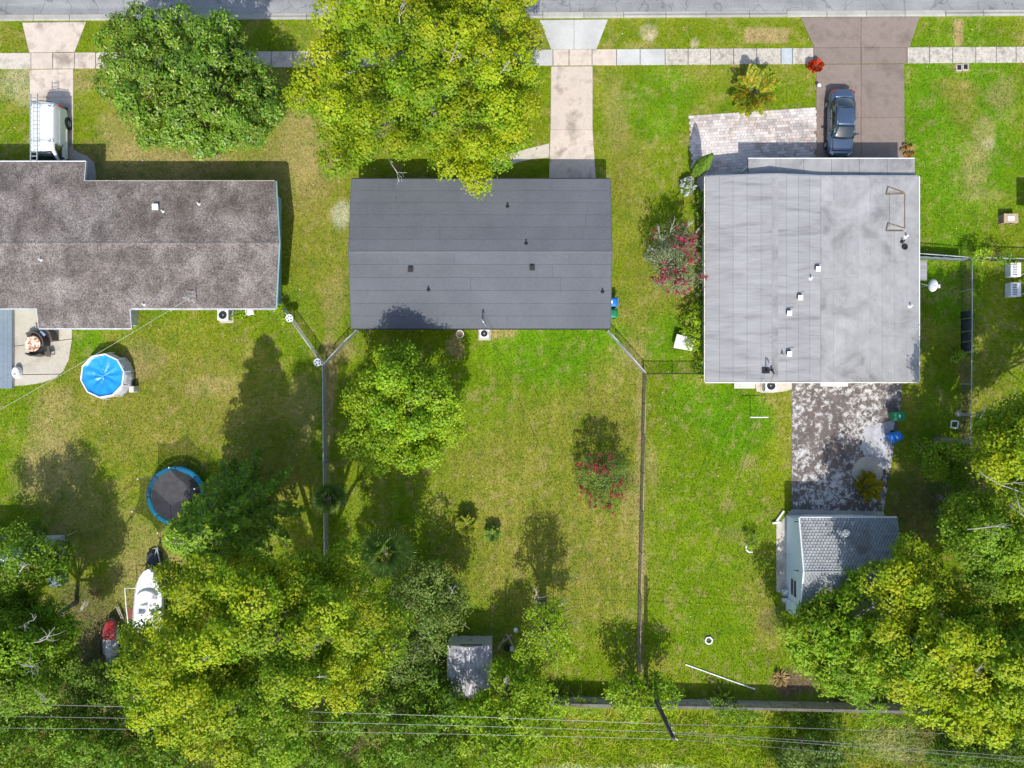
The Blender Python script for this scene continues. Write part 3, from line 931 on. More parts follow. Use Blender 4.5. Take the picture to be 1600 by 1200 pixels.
def middle_house():
    x0 = XY(550, 280, EZ)[0]; x1 = XY(952.5, 280, EZ)[0]; yN = XY(0, 279.5, EZ)[1]; yS = XY(0, 513.5, EZ)[1]
    yR = (yN + yS) / 2; zR = 3.3; sl = (zR - EZ) / (yN - yR)
    h = thing('slate_roof_house', 'house with dark slate-blue roll roofing in the middle of the photo', 'house', ((x0 + x1) / 2, yR, 0))
    wx0, wx1, wy0, wy1 = x0 + .35, x1 - .35, yS + .5, yN - .5
    wl = MB().prism([(wx0, wy0), (wx1, wy0), (wx1, wy1), (wx0, wy1)], 0, EZ - .02)
    wl.add([(wx0, wy0, EZ - .02), (wx0, wy1, EZ - .02), (wx0, yR, zR - .2), (wx1, wy0, EZ - .02), (wx1, wy1, EZ - .02), (wx1, yR, zR - .2)], [(0, 2, 1), (3, 4, 5), (0, 3, 5, 2), (1, 2, 5, 4)])
    wl.build('wall', 'cream_wall', h, world=True)
    for ys in (yN, yS):
        q = [(x0, yR, zR), (x1, yR, zR), (x1, ys, EZ), (x0, ys, EZ)]
        if ys > yR: q = q[::-1]
        q = q[::-1]
        dk = MB().slab(q, .12).build('roof', 'underlay', h, world=True)
        # strips are pieces of the roof
        sub = dk
        P = [(x0 - .02, ys, EZ), (x1 + .02, ys, EZ), (x1 + .02, yR, zR), (x0 - .02, yR, zR)]
        off = h.location
        P = [(a - off[0], b - off[1], c - off[2]) for a, b, c in P]
        class _P: pass
        roll_strips_local(sub, P, 6, 'roof_mid', gap=.013)
        MB().box(((x0 + x1) / 2, ys + (.035 if ys > yR else -.035), EZ - .085), (x1 - x0, .05, .17)).build('fascia', 'dark_metal', h, world=True)
    MB().add([(x0 - .03, yR - .2, zR - .028), (x1 + .03, yR - .2, zR - .028), (x1 + .03, yR, zR + .03), (x0 - .03, yR, zR + .03), (x0 - .03, yR + .2, zR - .028), (x1 + .03, yR + .2, zR - .028)],
             [(0, 1, 2, 3), (3, 2, 5, 4)]).build('ridge_cap', 'roof_mid', h, world=True)
    for X, sg in ((x0, -1), (x1, 1)):
        for ys in (yN, yS):
            MB().tube([(X + sg * .03, ys, EZ - .09), (X + sg * .03, yR, zR - .09)], .065, 4).build('bargeboard', 'roof_mid', h, world=True)
    def rz(y): return zR - sl * abs(y - yR) + .012
    for q in ((641.5, 421.5), (831.5, 419)):
        p = XY(*q, 3.25); box_vent(h, (p[0], p[1], rz(p[1])), .34, .2)
    for q in ((669, 452), (822, 381), (793, 321), (942, 455)):
        p = XY(*q, 3.1); pipe_vent(h, (p[0], p[1], rz(p[1])), .06, .28)
    p = XY(754, 501, 2.8)
    z0 = rz(p[1])
    m = MB().tube([(p[0], p[1], z0), (p[0], p[1], z0 + 1.0)], .04, 8).tube([(p[0], p[1], z0 + 1.0), (p[0] + .06, p[1] - .1, z0 + 1.1), (p[0] + .1, p[1] - .2, z0 + .98)], .05, 8)
    m.tube([(p[0], p[1], z0 + .6), (p[0] + .25, p[1] - .4, z0)], .02, 6)
    m.build('service_mast', 'galvanised', h, world=True)
    for xx in (-7.5, -3.5, 4.2): window(h, (xx, wy0, 1.4), 1.4, 1.1, 'y-')
    door(h, (.6, wy0, 0), 'y-')
    for xx in (-8, -4.5): window(h, (xx, wy1, 1.4), 1.6, 1.1, 'y+')
    door(h, (-1.2, wy1, 0), 'y+')
    MB().box((4.2, wy1 + .03, 1.05), (2.5, .05, 2.05)).build('garage_door', 'white_paint', h, world=True)
    window(h, (wx0, yR - 1.5, 1.4), 1.1, 1.0, 'x-'); window(h, (wx1, yR + 1.5, 1.4), 1.1, 1.0, 'x+')
    return (p[0] + .1, p[1] - .2, z0 + .95)
def roll_strips_local(parent, P, n, mat, **k):
    """as roll_strips, with points already relative to the thing's base"""
    keep = MB.build
    def nb(s, name, m, par=None, smooth=False, bevel=0.0, sub=0, world=False, solid=0.0):
        return keep(s, name, m, par, smooth, bevel, sub, False, solid)
    MB.build = nb
    try: roll_strips(parent, *P, n, mat, **k)
    finally: MB.build = keep
MAST_M = middle_house()

# ---------------------------------------------------------------- right house
def right_house():
    ze = 2.55; zr = 3.15; zf = 2.62
    xW = XY(1102.5, 0, ze)[0]; xR = XY(1211, 0, zr)[0]; xM = XY(1283, 0, zf + .08)[0]; xE = XY(1436, 0, zf)[0]
    yN = XY(0, 276, ze)[1]; yS = XY(0, 596.5, ze)[1]
    h = thing('grey_roof_house', 'house with pale grey flat roof and white roof vents behind the blue car', 'house', ((xW + xE) / 2, (yN + yS) / 2, 0))
    L = h.location
    lc = lambda P: [(a - L[0], b - L[1], c - L[2]) for a, b, c in P]
    MB().prism([(xW + .45, yS + .5), (xM, yS + .5), (xM, yN - .6), (xW + .45, yN - .6)], 0, ze - .13).build('wall', 'cream_wall', h, world=True)
    MB().prism([(xM + .01, yS + .5), (xE - .4, yS + .5), (xE - .4, yN - 3.2), (xM + .01, yN - 3.2)], 0, zf - .14).build('wall', 'cream_wall', h, world=True)
    # west slope, east slope, flat part
    q = [(xW, yS, ze), (xR, yS, zr), (xR, yN, zr), (xW, yN, ze)]
    a = MB().slab(q, .13).build('roof', 'underlay', h, world=True)
    roll_strips_local(a, lc([(xW, yS, ze), (xW, yN, ze), (xR, yN, zr), (xR, yS, zr)]), 5, 'roof_grey', gap=.012, joints=.7)
    q = [(xR, yS, zr), (xM, yS, zf + .08), (xM, yN, zf + .08), (xR, yN, zr)]
    b = MB().slab(q, .13).build('roof', 'underlay', h, world=True)
    roll_strips_local(b, lc([(xR, yS, zr), (xR, yN, zr), (xM, yN, zf + .08), (xM, yS, zf + .08)]), 4, 'roof_grey', gap=.012, joints=.7)
    q = [(xM, yS, zf + .08), (xE, yS, zf), (xE, yN, zf), (xM, yN, zf + .08)]
    c = MB().slab(q, .13).build('roof', 'concrete_grey', h, world=True)
    roll_strips_local(c, lc([(xM, yS, zf + .08), (xM, yN, zf + .08), (xE, yN, zf), (xE, yS, zf)]), 8, 'roof_pale', gap=.012, joints=.55)
    MB().add([(xR - .2, yS, zr), (xR - .2, yN, zr), (xR, yN, zr + .045), (xR, yS, zr + .045), (xR + .2, yN, zr), (xR + .2, yS, zr)], [(0, 3, 2, 1), (3, 5, 4, 2)]).build('ridge_cap', 'roof_pale', h, world=True)
    MB().tube([(xM, yS, zf + .085), (xM, yN, zf + .085)], .06, 8).build('seam_bead', 'roof_pale', h, world=True)
    # fascias
    for (p, r_) in (((xW, yN, ze), (xR, yN, zr)), ((xR, yN, zr), (xM, yN, zf + .08)), ((xM, yN, zf + .08), (xE, yN, zf))):
        MB().tube([(p[0], p[1] + .03, p[2] - .08), (r_[0], r_[1] + .03, r_[2] - .08)], .06, 4).build('fascia', 'white_paint', h, world=True)
    for (p, r_) in (((xW, yS, ze), (xR, yS, zr)), ((xR, yS, zr), (xM, yS, zf + .08)), ((xM, yS, zf + .08), (xE, yS, zf))):
        MB().tube([(p[0], p[1] - .03, p[2] - .08), (r_[0], r_[1] - .03, r_[2] - .08)], .06, 4).build('fascia', 'dirty_white', h, world=True)
    MB().box((xE + .03, (yN + yS) / 2, zf - .07), (.05, yN - yS, .16)).build('fascia', 'white_paint', h, world=True)
    gutter(h, (xW - .005, yN, ze - .02), (xW - .005, yS, ze - .02), 'dirty_white', 1.2)
    # lower front canopy
    x0 = XY(1169, 0, 2.18)[0]; x1 = XY(1429.5, 0, 2.18)[0]; y1 = XY(0, 248, 2.18)[1]; y0 = yN - .5
    cn = MB().slab([(x0, y0, 2.19), (x1, y0, 2.19), (x1, y1, 2.16), (x0, y1, 2.16)], .12).build('front_canopy', 'underlay', h, world=True)
    n = 6
    for i in range(n):
        a0 = x0 + (x1 - x0) * i / n + .01; a1 = x0 + (x1 - x0) * (i + 1) / n - .01
        s = MB().slab(lc([(a0, y0, 2.205), (a1, y0, 2.205), (a1, y1 + .03, 2.175), (a0, y1 + .03, 2.175)]), .012)
        s.build('roofing_strip', 'roof_pale', cn)
    MB().box(((x0 + x1) / 2, y1 + .035, 2.10), (x1 - x0, .05, .16)).build('fascia', 'white_paint', h, world=True)
    for X in (x0 + .3, XY(1345, 0)[0], x1 - .3):
        MB().box((X, y1 - .25, 1.0), (.12, .12, 2.03)).build('post', 'white_paint', h, world=True)
    def rz(X): return (ze + (zr - ze) * (X - xW) / (xR - xW) if X < xR else zr - (zr - zf - .08) * (X - xR) / (xM - xR) if X < xM else zf + .08 - .08 * (X - xM) / (xE - xM)) + .014
    for q in ((1278.5, 420), (1249, 465.5), (1231, 490), (1231, 553)):
        p = XY(*q, 3.0); Z = rz(p[0])
        MB().box((p[0] - .05, p[1], Z + .01), (.85, .80, .02), rz=rng.uniform(-.05, .05)).build('vent_flashing', 'roof_grey', h, world=True, bevel=.005)
        v = MB().lathe([(.17, 0), (.17, .18)], 14, (p[0], p[1] + .08, Z + .02)).build('roof_vent', 'dark_metal', h, world=True)
        MB().box((p[0] - L[0], p[1] - L[1], Z + .24), (.32, .34, .07), rx=R(8)).build('cap', 'white_paint', v, bevel=.015)
    for q, m_ in (((1266, 435), 'white_paint'), ((1423.5, 478), 'white_paint'), ((1219, 553.5), 'roof_grey'), ((1417, 369), 'white_paint'), ((1411, 377), 'dark_metal')):
        p = XY(*q, 2.8); pipe_vent(h, (p[0], p[1], rz(p[0])), .06, .3, m_)
    # raised framed hatch and its torn cover
    a = XY(1400, 327, 2.7); Z = rz(a[0])
    hp = [XY(1390, 300, 2.7), XY(1414, 302, 2.7), XY(1414, 357, 2.7), XY(1390, 355, 2.7)]
    hatch = MB().prism([(q[0], q[1]) for q in hp], Z, Z + .05).build('roof_patch', 'roof_pale', h, world=True, bevel=.01)
    fr = MB()
    for s in ([(1388, 292), (1414, 302)], [(1388, 292), (1385, 304)], [(1385, 304), (1412, 303)], [(1414, 302), (1414, 357)], [(1388, 349), (1414, 357)], [(1388, 349), (1385, 361)], [(1385, 361), (1412, 361)]):
        fr.tube([(*XY(*s[0], 2.75), Z + .09), (*XY(*s[1], 2.75), Z + .09)], .03, 5)
    fr.build('hatch_frame', 'soil', h, world=True)
    p = XY(1414, 385.5, 2.7)
    MB().lathe([(.19, 0), (.21, .05), (.17, .09), (.11, .06), (.11, .01)], 18, (p[0], p[1], rz(p[0]))).build('flue_collar', 'black_rubber', h, world=True)
    # small side awning
    q = [XY(1436.5, 438, 2.45), XY(1449, 438, 2.45), XY(1449, 407, 2.45), XY(1436.5, 407, 2.45)]
    MB().slab([(*q[0], 2.5), (*q[1], 2.4), (*q[2], 2.4), (*q[3], 2.5)], .06).build('side_awning', 'roof_grey', h, world=True)
    # service mast
    p = XY(1194, 579, 2.8); Z = rz(p[0])
    m = MB().box((p[0], p[1], Z + .03), (.5, .4, .05)).tube([(p[0], p[1], Z), (p[0], p[1], Z + 1.0)], .045, 8).tube([(p[0], p[1], Z + 1.0), (p[0] + .1, p[1] - .12, Z + 1.1), (p[0] + .2, p[1] - .22, Z + .95)], .055, 8)
    m.tube([(p[0] + .35, p[1] + .05, Z), (p[0] + .35, p[1] + .05, Z + .35)], .07, 8)
    m.build('service_mast', 'dark_metal', h, world=True)
    for yy in (3.0, 6.2, 10.0): window(h, (xW + .45, yy, 1.4), 1.2, 1.0, 'x-')
    for xx in (15.2, 22.5, 25.5): window(h, (xx, yS + .5, 1.4), 1.4, 1.0, 'y-')
    window(h, (17.3, yN - .6, 1.4), 1.6, 1.1, 'y+'); door(h, (19.6, yN - .6, 0), 'y+'); door(h, (18.6, yS + .5, 0), 'y-')
    MB().box(((xM + xE) / 2, yN - 3.17, 1.05), (4.6, .05, 2.05)).build('garage_door', 'white_paint', h, world=True)
    return (p[0] + .2, p[1] - .22, Z + .93), rz
MAST_R, RZR = right_house()

# ---------------------------------------------------------------- shingled garage
def garage():
    ze = 2.5
    xW = XY(1250, 0, ze)[0]; xE = XY(1402, 0, ze)[0]; yN = XY(0, 809, ze)[1]; yS = XY(0, 968, ze)[1]
    yR = (yN + yS) / 2; zR = 3.25; sl = (zR - ze) / (yN - yR)
    h = thing('shingled_garage', 'small pale blue garage with grey tab shingle roof half under trees', 'garage', ((xW + xE) / 2, yR, 0))
    L = h.location
    wx = xW + .06
    wl = MB().prism([(wx, yS + .3), (xE - .3, yS + .3), (xE - .3, yN - .3), (wx, yN - .3)], 0, ze - .02)
    for X in (wx, xE - .3):
        wl.add([(X, yS + .3, ze - .02), (X, yN - .3, ze - .02), (X, yR, zR - .12)], [(0, 1, 2)])
    wl.build('wall', 'pale_blue_wall', h, world=True)
    for ys in (yN, yS):
        q = [(xW, yR, zR), (xE, yR, zR), (xE, ys, ze), (xW, ys, ze)]
        if ys < yR: q = q[::-1]
        dk = MB().slab(q if ys > yR and False else ([(xW, ys, ze), (xE, ys, ze), (xE, yR, zR), (xW, yR, zR)] if ys < yR else [(xW, yR, zR), (xE, yR, zR), (xE, ys, ze), (xW, ys, ze)]), .1).build('roof', 'underlay', h, world=True)
        mb = MB()
        n = int(abs(ys - yR) / .185)
        for i in range(n):
            t0 = i / n; t1 = (i + 1) / n
            y0 = ys + (yR - ys) * t0; y1 = ys + (yR - ys) * (t1 + .06)
            z0 = ze + (zR - ze) * t0 + .035; z1 = ze + (zR - ze) * t1 + .014
            x = xW - (0 if i % 2 else .11)
            while x < xE:
                a, b = max(x + .018, xW), min(x + .22 - .018, xE)
                if b - a > .05:
                    j = rng.uniform(-.008, .008)
                    top = [(a, y0, z0 + j), (b, y0, z0 + j), (b, y1, z1), (a, y1, z1)]
                    if ys > yR: top = top[::-1]
                    top = [(q_[0] - L[0], q_[1] - L[1], q_[2]) for q_ in top]
                    mb.slab(top, .022)
                x += .22
        o = mb.build('shingles', 'shingle', dk); o['kind'] = 'stuff'
    MB().box(((xW + xE) / 2, yN + .03, ze - .06), (xE - xW, .05, .15)).build('fascia', 'white_paint', h, world=True)
    for ys in (yN, yS):
        MB().tube([(xW - .03, ys, ze - .03), (xW - .03, yR, zR - .03)], .06, 4).build('bargeboard', 'white_paint', h, world=True)
    MB().tube([(xW, yR, zR + .02), (xE, yR, zR + .02)], .07, 6).build('ridge_cap', 'shingle', h, world=True)
    p = XY(1322, 833, 2.9)
    MB().lathe([(.2, 0), (.15, .12), (.26, .14), (.24, .24), (.05, .3)], 16, (p[0], p[1], zR - sl * abs(p[1] - yR) + .02)).build('roof_vent', 'dirty_white', h, world=True, smooth=False)
    yy = XY(0, 918, 1.3)[1]
    wn = window(h, (wx, yy, 1.35), 1.15, 1.0, 'x-')
    door(h, (wx, yy - 1.5, 0), 'x-', 'pale_blue_wall')
    MB().box((19.75, 0, 0), (0.01, .01, .01)) 
    for py_ in (814, 890):
        q = XY(1238, py_, 1.9)
        MB().tube([(wx, q[1], 2.15), (wx - .22, q[1], 2.15), (wx - .26, q[1], 2.05)], .03, 6).build('wall_lamp', 'dark_metal', h, world=True)
    MB().box(((xW + xE) / 2, yN - .27, 1.05), (4.2, .05, 2.05)).build('garage_door', 'white_paint', h, world=True)
garage()

# ---------------------------------------------------------------- metal shed at the back
def metal_shed():
    ze = 1.95
    x0 = XY(698.5, 0, ze)[0]; x1 = XY(769, 0, ze)[0]; yN = XY(0, 1009, ze)[1]; yS = XY(0, 1086, ze)[1]
    xm = (x0 + x1) / 2; zr = 2.3
    h = thing('metal_garden_shed', 'rusty corrugated metal garden shed in the back trees', 'shed', (xm, (yN + yS) / 2, 0))
    L = h.location
    w_ = MB().prism([(x0 + .05, yS + .05), (x1 - .05, yS + .05), (x1 - .05, yN - .02), (x0 + .05, yN - .02)], 0, ze - .05)
    w_.add([(x0 + .05, yN - .02, ze - .05), (x1 - .05, yN - .02, ze - .05), (xm, yN - .02, zr - .06)], [(0, 2, 1)])
    w_.build('wall', 'grey_wall', h, world=True)
    nr = 22
    for side in (0, 1):
        k = 3
        for i in range(k):
            mb = MB(); n = 12
            xa = x0 + (xm - x0) * i / k if side == 0 else xm + (x1 - xm) * i / k
            xb = x0 + (xm - x0) * (i + 1) / k if side == 0 else xm + (x1 - xm) * (i + 1) / k
            rows = []
            for yy in (yS - .06, yN + .03):
                row = []
                for j in range(n + 1):
                    X = xa + (xb - xa) * j / n
                    Z = zr - (zr - ze) * abs(X - xm) / (xm - x0) + (.014 if j % 2 else -.014)
                    row.append((X - L[0], yy - L[1], Z))
                rows.append(row)
            mb.grid(rows).build('roof_sheet', 'shed_metal', h, solid=.004)
    MB().tube([(xm, yS - .06, zr + .02), (xm, yN + .03, zr + .02)], .05, 6).build('ridge_cap', 'shed_metal', h, world=True)
    for s in (-1, 1):
        d = MB().box((xm + s * .36, yN + .0, .92), (.70, .03, 1.72)).build('door', 'grey_wall', h, world=True, bevel=.005)
        MB().box((xm + s * .08 - L[0], yN + .03 - L[1], .95), (.03, .05, .18)).build('handle', 'dark_metal', d)
    MB().box((xm + .1, yN + .01, 1.82), (1.5, .06, .05)).build('door_track', 'dark_metal', h, world=True)
    HARD.append([(x0, yS), (x1, yS), (x1, yN), (x0, yN)])
metal_shed()

# half-hidden blue-grey shed on the left edge, neighbour's house on the right edge
def side_buildings():
    z = 2.2
    a = XY(-70, 842, z); b = XY(74, 885, z)
    h = thing('blue_roof_shed', 'low shed with pale blue-grey roof mostly hidden under the left edge trees', 'shed', ((a[0] + b[0]) / 2, (a[1] + b[1]) / 2, 0))
    MB().prism([(a[0] + .2, b[1] + .2), (b[0] - .2, b[1] + .2), (b[0] - .2, a[1] - .2), (a[0] + .2, a[1] - .2)], 0, z - .1).build('wall', 'grey_wall', h, world=True)
    n = 6
    for i in range(n):
        xa = a[0] + (b[0] - a[0]) * i / n + .004; xb = a[0] + (b[0] - a[0]) * (i + 1) / n - .004
        MB().slab([(xa, b[1], z - .1), (xb, b[1], z - .1), (xb, a[1], z + .12), (xa, a[1], z + .12)], .04).build('roof_sheet', 'pale_blue_wall', h, world=True)
    door(h, ((a[0] + b[0]) / 2, a[1] - .2, 0), 'y+', 'dirty_white')
    # neighbour on the right: only its shadow reaches into view
    x0 = XY(1588, 0)[0]; yN = XY(0, 322)[1]; yS = XY(0, 396)[1] - 6
    ze, zr = 2.6, 3.6; x1 = x0 + 11; yR = (yN + yS) / 2
    x0b = x0 + 1.4
    h = thing('tan_neighbour_house', 'tan-walled house standing just beyond the right edge of the photo', 'house', ((x0 + x1) / 2, yR, 0))
    MB().prism([(x0b + .5, yS + .5), (x1 - .5, yS + .5), (x1 - .5, yN - .5), (x0b + .5, yN - .5)], 0, ze - .05).build('wall', 'cream_wall', h, world=True)
    xa = x0b
    MB().slab([(xa, yR, zr), (x1, yR, zr), (x1, yN, ze), (xa, yN, ze)], .12).build('roof', 'roof_gravel', h, world=True)
    MB().slab([(xa, yS, ze), (x1, yS, ze), (x1, yR, zr), (xa, yR, zr)], .12).build('roof', 'roof_gravel', h, world=True)
    # its entry canopy towards our side
    yc0 = XY(0, 342)[1]
    MB().slab([(x0, yc0 - 1.0, 2.45), (xa + .3, yc0 - 1.0, 2.45), (xa + .3, yN, 2.45), (x0, yN, 2.45)], .1).build('side_canopy', 'roof_pale', h, world=True)
    MB().box((x0 + 1.0, yN - .2, 1.17), (.1, .1, 2.35)).build('post', 'white_paint', h, world=True)
    window(h, (x0b + .5, yR, 1.4), 1.2, 1.0, 'x-')
side_buildings()
# ================================================================== FENCES, WALL, WIRES
def fence(name, label, tops, h=1.1, rail='galvanised', step=2.4, cat='fence', group=None, slats=None):
    P = [Vector(V(a, b, h)) for a, b in tops]
    t = thing(name, label, cat, (P[0].x, P[0].y, 0), group=group)
    base = Vector((P[0].x, P[0].y, 0))
    mesh = MB()
    for i in range(len(P) - 1):
        a, b = P[i] - base, P[i + 1] - base
        d = b - a; L = d.length
        MB().tube([a, b], .032, 6).build('top_rail', rail, t, smooth=True)
        n = max(1, round(L / step))
        for k in range(n + (1 if i == len(P) - 2 else 0)):
            q = a + d * (k / n)
            pm_ = MB().lathe([(.034, 0), (.034, h + .02), (.045, h + .03), (.03, h + .08), (.0, h + .09)], 8, (q.x, q.y, 0))
            pm_.build('post', rail, t, smooth=False)
        # woven wires, both diagonals
        s = .085; hh = h - .04
        u = -hh
        dn = d.normalized()
        while u < L:
            for sg in (1, -1):
                u0, z0 = u, .03
                u1, z1 = u + hh, hh
                if u0 < 0: z0 = .03 + (0 - u0); u0 = 0
                if u1 > L: z1 = hh - (u1 - L); u1 = L
                if z1 - z0 > .05:
                    if sg < 0: z0, z1 = hh + .03 - z0, hh + .03 - z1
                    o_ = Vector((dn.y, -dn.x, 0)) * .006 * sg
                    p0 = a + dn * u0 + o_; p1 = a + dn * u1 + o_
                    mesh.tube([(p0.x, p0.y, z0), (p1.x, p1.y, z1)], .0042, 3, cap=False)
            u += s
    m = mesh.build('chain_link_mesh', 'dark_metal' if h > 1.2 else 'wire' if rail != 'galvanised_brown' else 'galvanised_brown', t)
    m['kind'] = 'stuff'
    return t
fence('chain_link_fence', 'silver chain-link fence running diagonally from the brown roof house corner', [(440, 481), (452, 497), (486, 545), (503, 570)])
fence('chain_link_fence', 'short silver chain-link fence from the slate roof corner to the left lot line', [(556, 516), (538, 533), (504.5, 569.5)])
fence('chain_link_fence', 'long silver chain-link fence between the trampoline yard and the middle yard', [(504, 571), (505, 720), (507, 905)])
fence('chain_link_fence', 'diagonal chain-link fence from the slate roof house towards the grey roof house', [(951, 517), (966, 533), (1009, 582)])
fence('chain_link_fence', 'long rusty brown chain-link fence between the middle yard and the right yard', [(1009.5, 583), (1007.5, 680), (1005, 800), (1002, 930), (1000, 1062)], rail='galvanised_brown')
fence('chain_link_fence', 'short dark fence joining the lot line to the grey roof house', [(1010.5, 584), (1101, 584)], rail='dark_metal')
fence('chain_link_fence', 'silver fence going right from the grey roof house past its side awning', [(1437, 396), (1478, 399), (1515, 402)], h=1.25)
fence('chain_link_fence', 'chain-link fence running down the right yard beside the dark screens', [(1519, 403), (1519, 500), (1518, 600), (1516, 700)], h=1.25)
fence('chain_link_fence', 'vine-covered fence going on to the right edge beside the two white coolers', [(1521, 402), (1640, 405)], h=1.25)

def extras_on_fences():
    # cloth strips sagging on the right fence
    a = Vector(V(1437, 399, 1.2)); b = Vector(V(1514, 403, 1.2))
    rows = []
    for j in range(5):
        row = []
        for i in range(25):
            p = a.lerp(b, i / 24)
            row.append((p.x, p.y - .05 - .012 * math.sin(i * 1.3 + j), 1.15 - j * .22 + .012 * math.sin(i * .9)))
        rows.append(row)
    o = MB().grid(rows).build('fence_cloth', 'porch_metal', None, smooth=True, solid=.01)
    tag(o, 'pale grey cloth strip hung along the fence right of the grey roof', 'cloth')
    # dark screens clipped to the yard fence
    for k, (y0, y1) in enumerate(((485, 497), (498, 517), (518.5, 533), (534.5, 549))):
        p0 = V(1518.5, y0, 1.2); p1 = V(1518.5, y1, 1.2)
        rows = []
        for j in range(4):
            rows.append([(p0[0] - .07 + .02 * math.sin(i * 2 + j + k), p0[1] + (p1[1] - p0[1]) * i / 6, 1.2 - .36 * j) for i in range(7)])
        o = MB().grid(rows).build('dark_screen', 'tarp_dark', None, smooth=True, solid=.012)
        pos = ('topmost', 'second from top', 'third from top', 'lowest')[k]
        tag(o, 'dark screen panel hung on the right yard fence, %s of the four' % pos, 'screen', 'dark screens on the right yard fence')
        st_ = MB().box((p1[0] - .09, p1[1] + .02, .8), (.03, .05, .9)).build('batten', 'steel', o)
    # white wheel rims on the left fence
    for (q, lab) in (((452, 497), 'white five-hole wheel rim on the fence nearest the brown roof corner'), ((496, 566), 'white five-hole wheel rim where the two diagonal fences meet')):
        p = V(*q, 1.22)
        t = thing('wheel_rim', lab, 'wheel rim', p, group='white wheel rims on the left fence')
        n = 60; ro, ri = .27, .07
        mb = MB()
        rad = [.05, .10, .20, .25, .27]
        vs = []; fs = []
        hole = lambda k, j: (j == 1) and (k % 12 in (3, 4, 5, 6, 7, 8))
        for j, r_ in enumerate(rad):
            zz = (.03, .02, .0, .03, -.02)[j]
            for k in range(n):
                a_ = 2 * math.pi * k / n
                vs.append((r_ * math.cos(a_), r_ * math.sin(a_), zz))
        for j in range(len(rad) - 1):
            for k in range(n):
                if hole(k, j): continue
                fs.append((j * n + k, (j + 1) * n + k, (j + 1) * n + (k + 1) % n, j * n + (k + 1) % n))
        mb.add(vs, fs).build('rim_face', 'white_paint', t, solid=.01)
        MB().lathe([(.0, -.02), (.06, -.02), (.06, .05), (.0, .06)], 16).build('hub_cap', 'white_paint', t)
        MB().lathe([(.265, -.12), (.275, -.02), (.24, -.02), (.235, -.12)], 32, cap=False).build('barrel', 'white_paint', t)
        MB().lathe([(.0, -.11), (.235, -.11)], 20, cap=False).build('brake_shield', 'dark_metal', t)
extras_on_fences()

def back_wall():
    h = 1.3
    a = XY(855, 1101, h); b = XY(1465, 1114, h)
    t = thing('back_wall', 'low grey concrete panel wall along the back of the right yard', 'wall', (a[0], a[1], 0))
    d = Vector((b[0] - a[0], b[1] - a[1], 0)); L = d.length; d.normalize(); rz = math.atan2(d.y, d.x)
    n = 12; s = L / n
    for i in range(n):
        c = d * (s * (i + .5))
        for j in range(3):
            MB().box((c.x, c.y, .02 + .39 * (j + .5)), (s - .16, .07, .38), rz=rz).build('wall_panel', 'concrete_rough' if (i + j) % 3 else 'wood_grey', t, bevel=.008)
        MB().box((c.x, c.y, h - .06), (s - .012, .20, .09), rz=rz).build('coping', 'stone_dark', t, bevel=.01)
    for i in range(n + 1):
        c = d * (s * i)
        MB().box((c.x, c.y, h / 2 - .06), (.15, .15, h - .11), rz=rz).build('post', 'concrete_grey', t, bevel=.01)
back_wall()

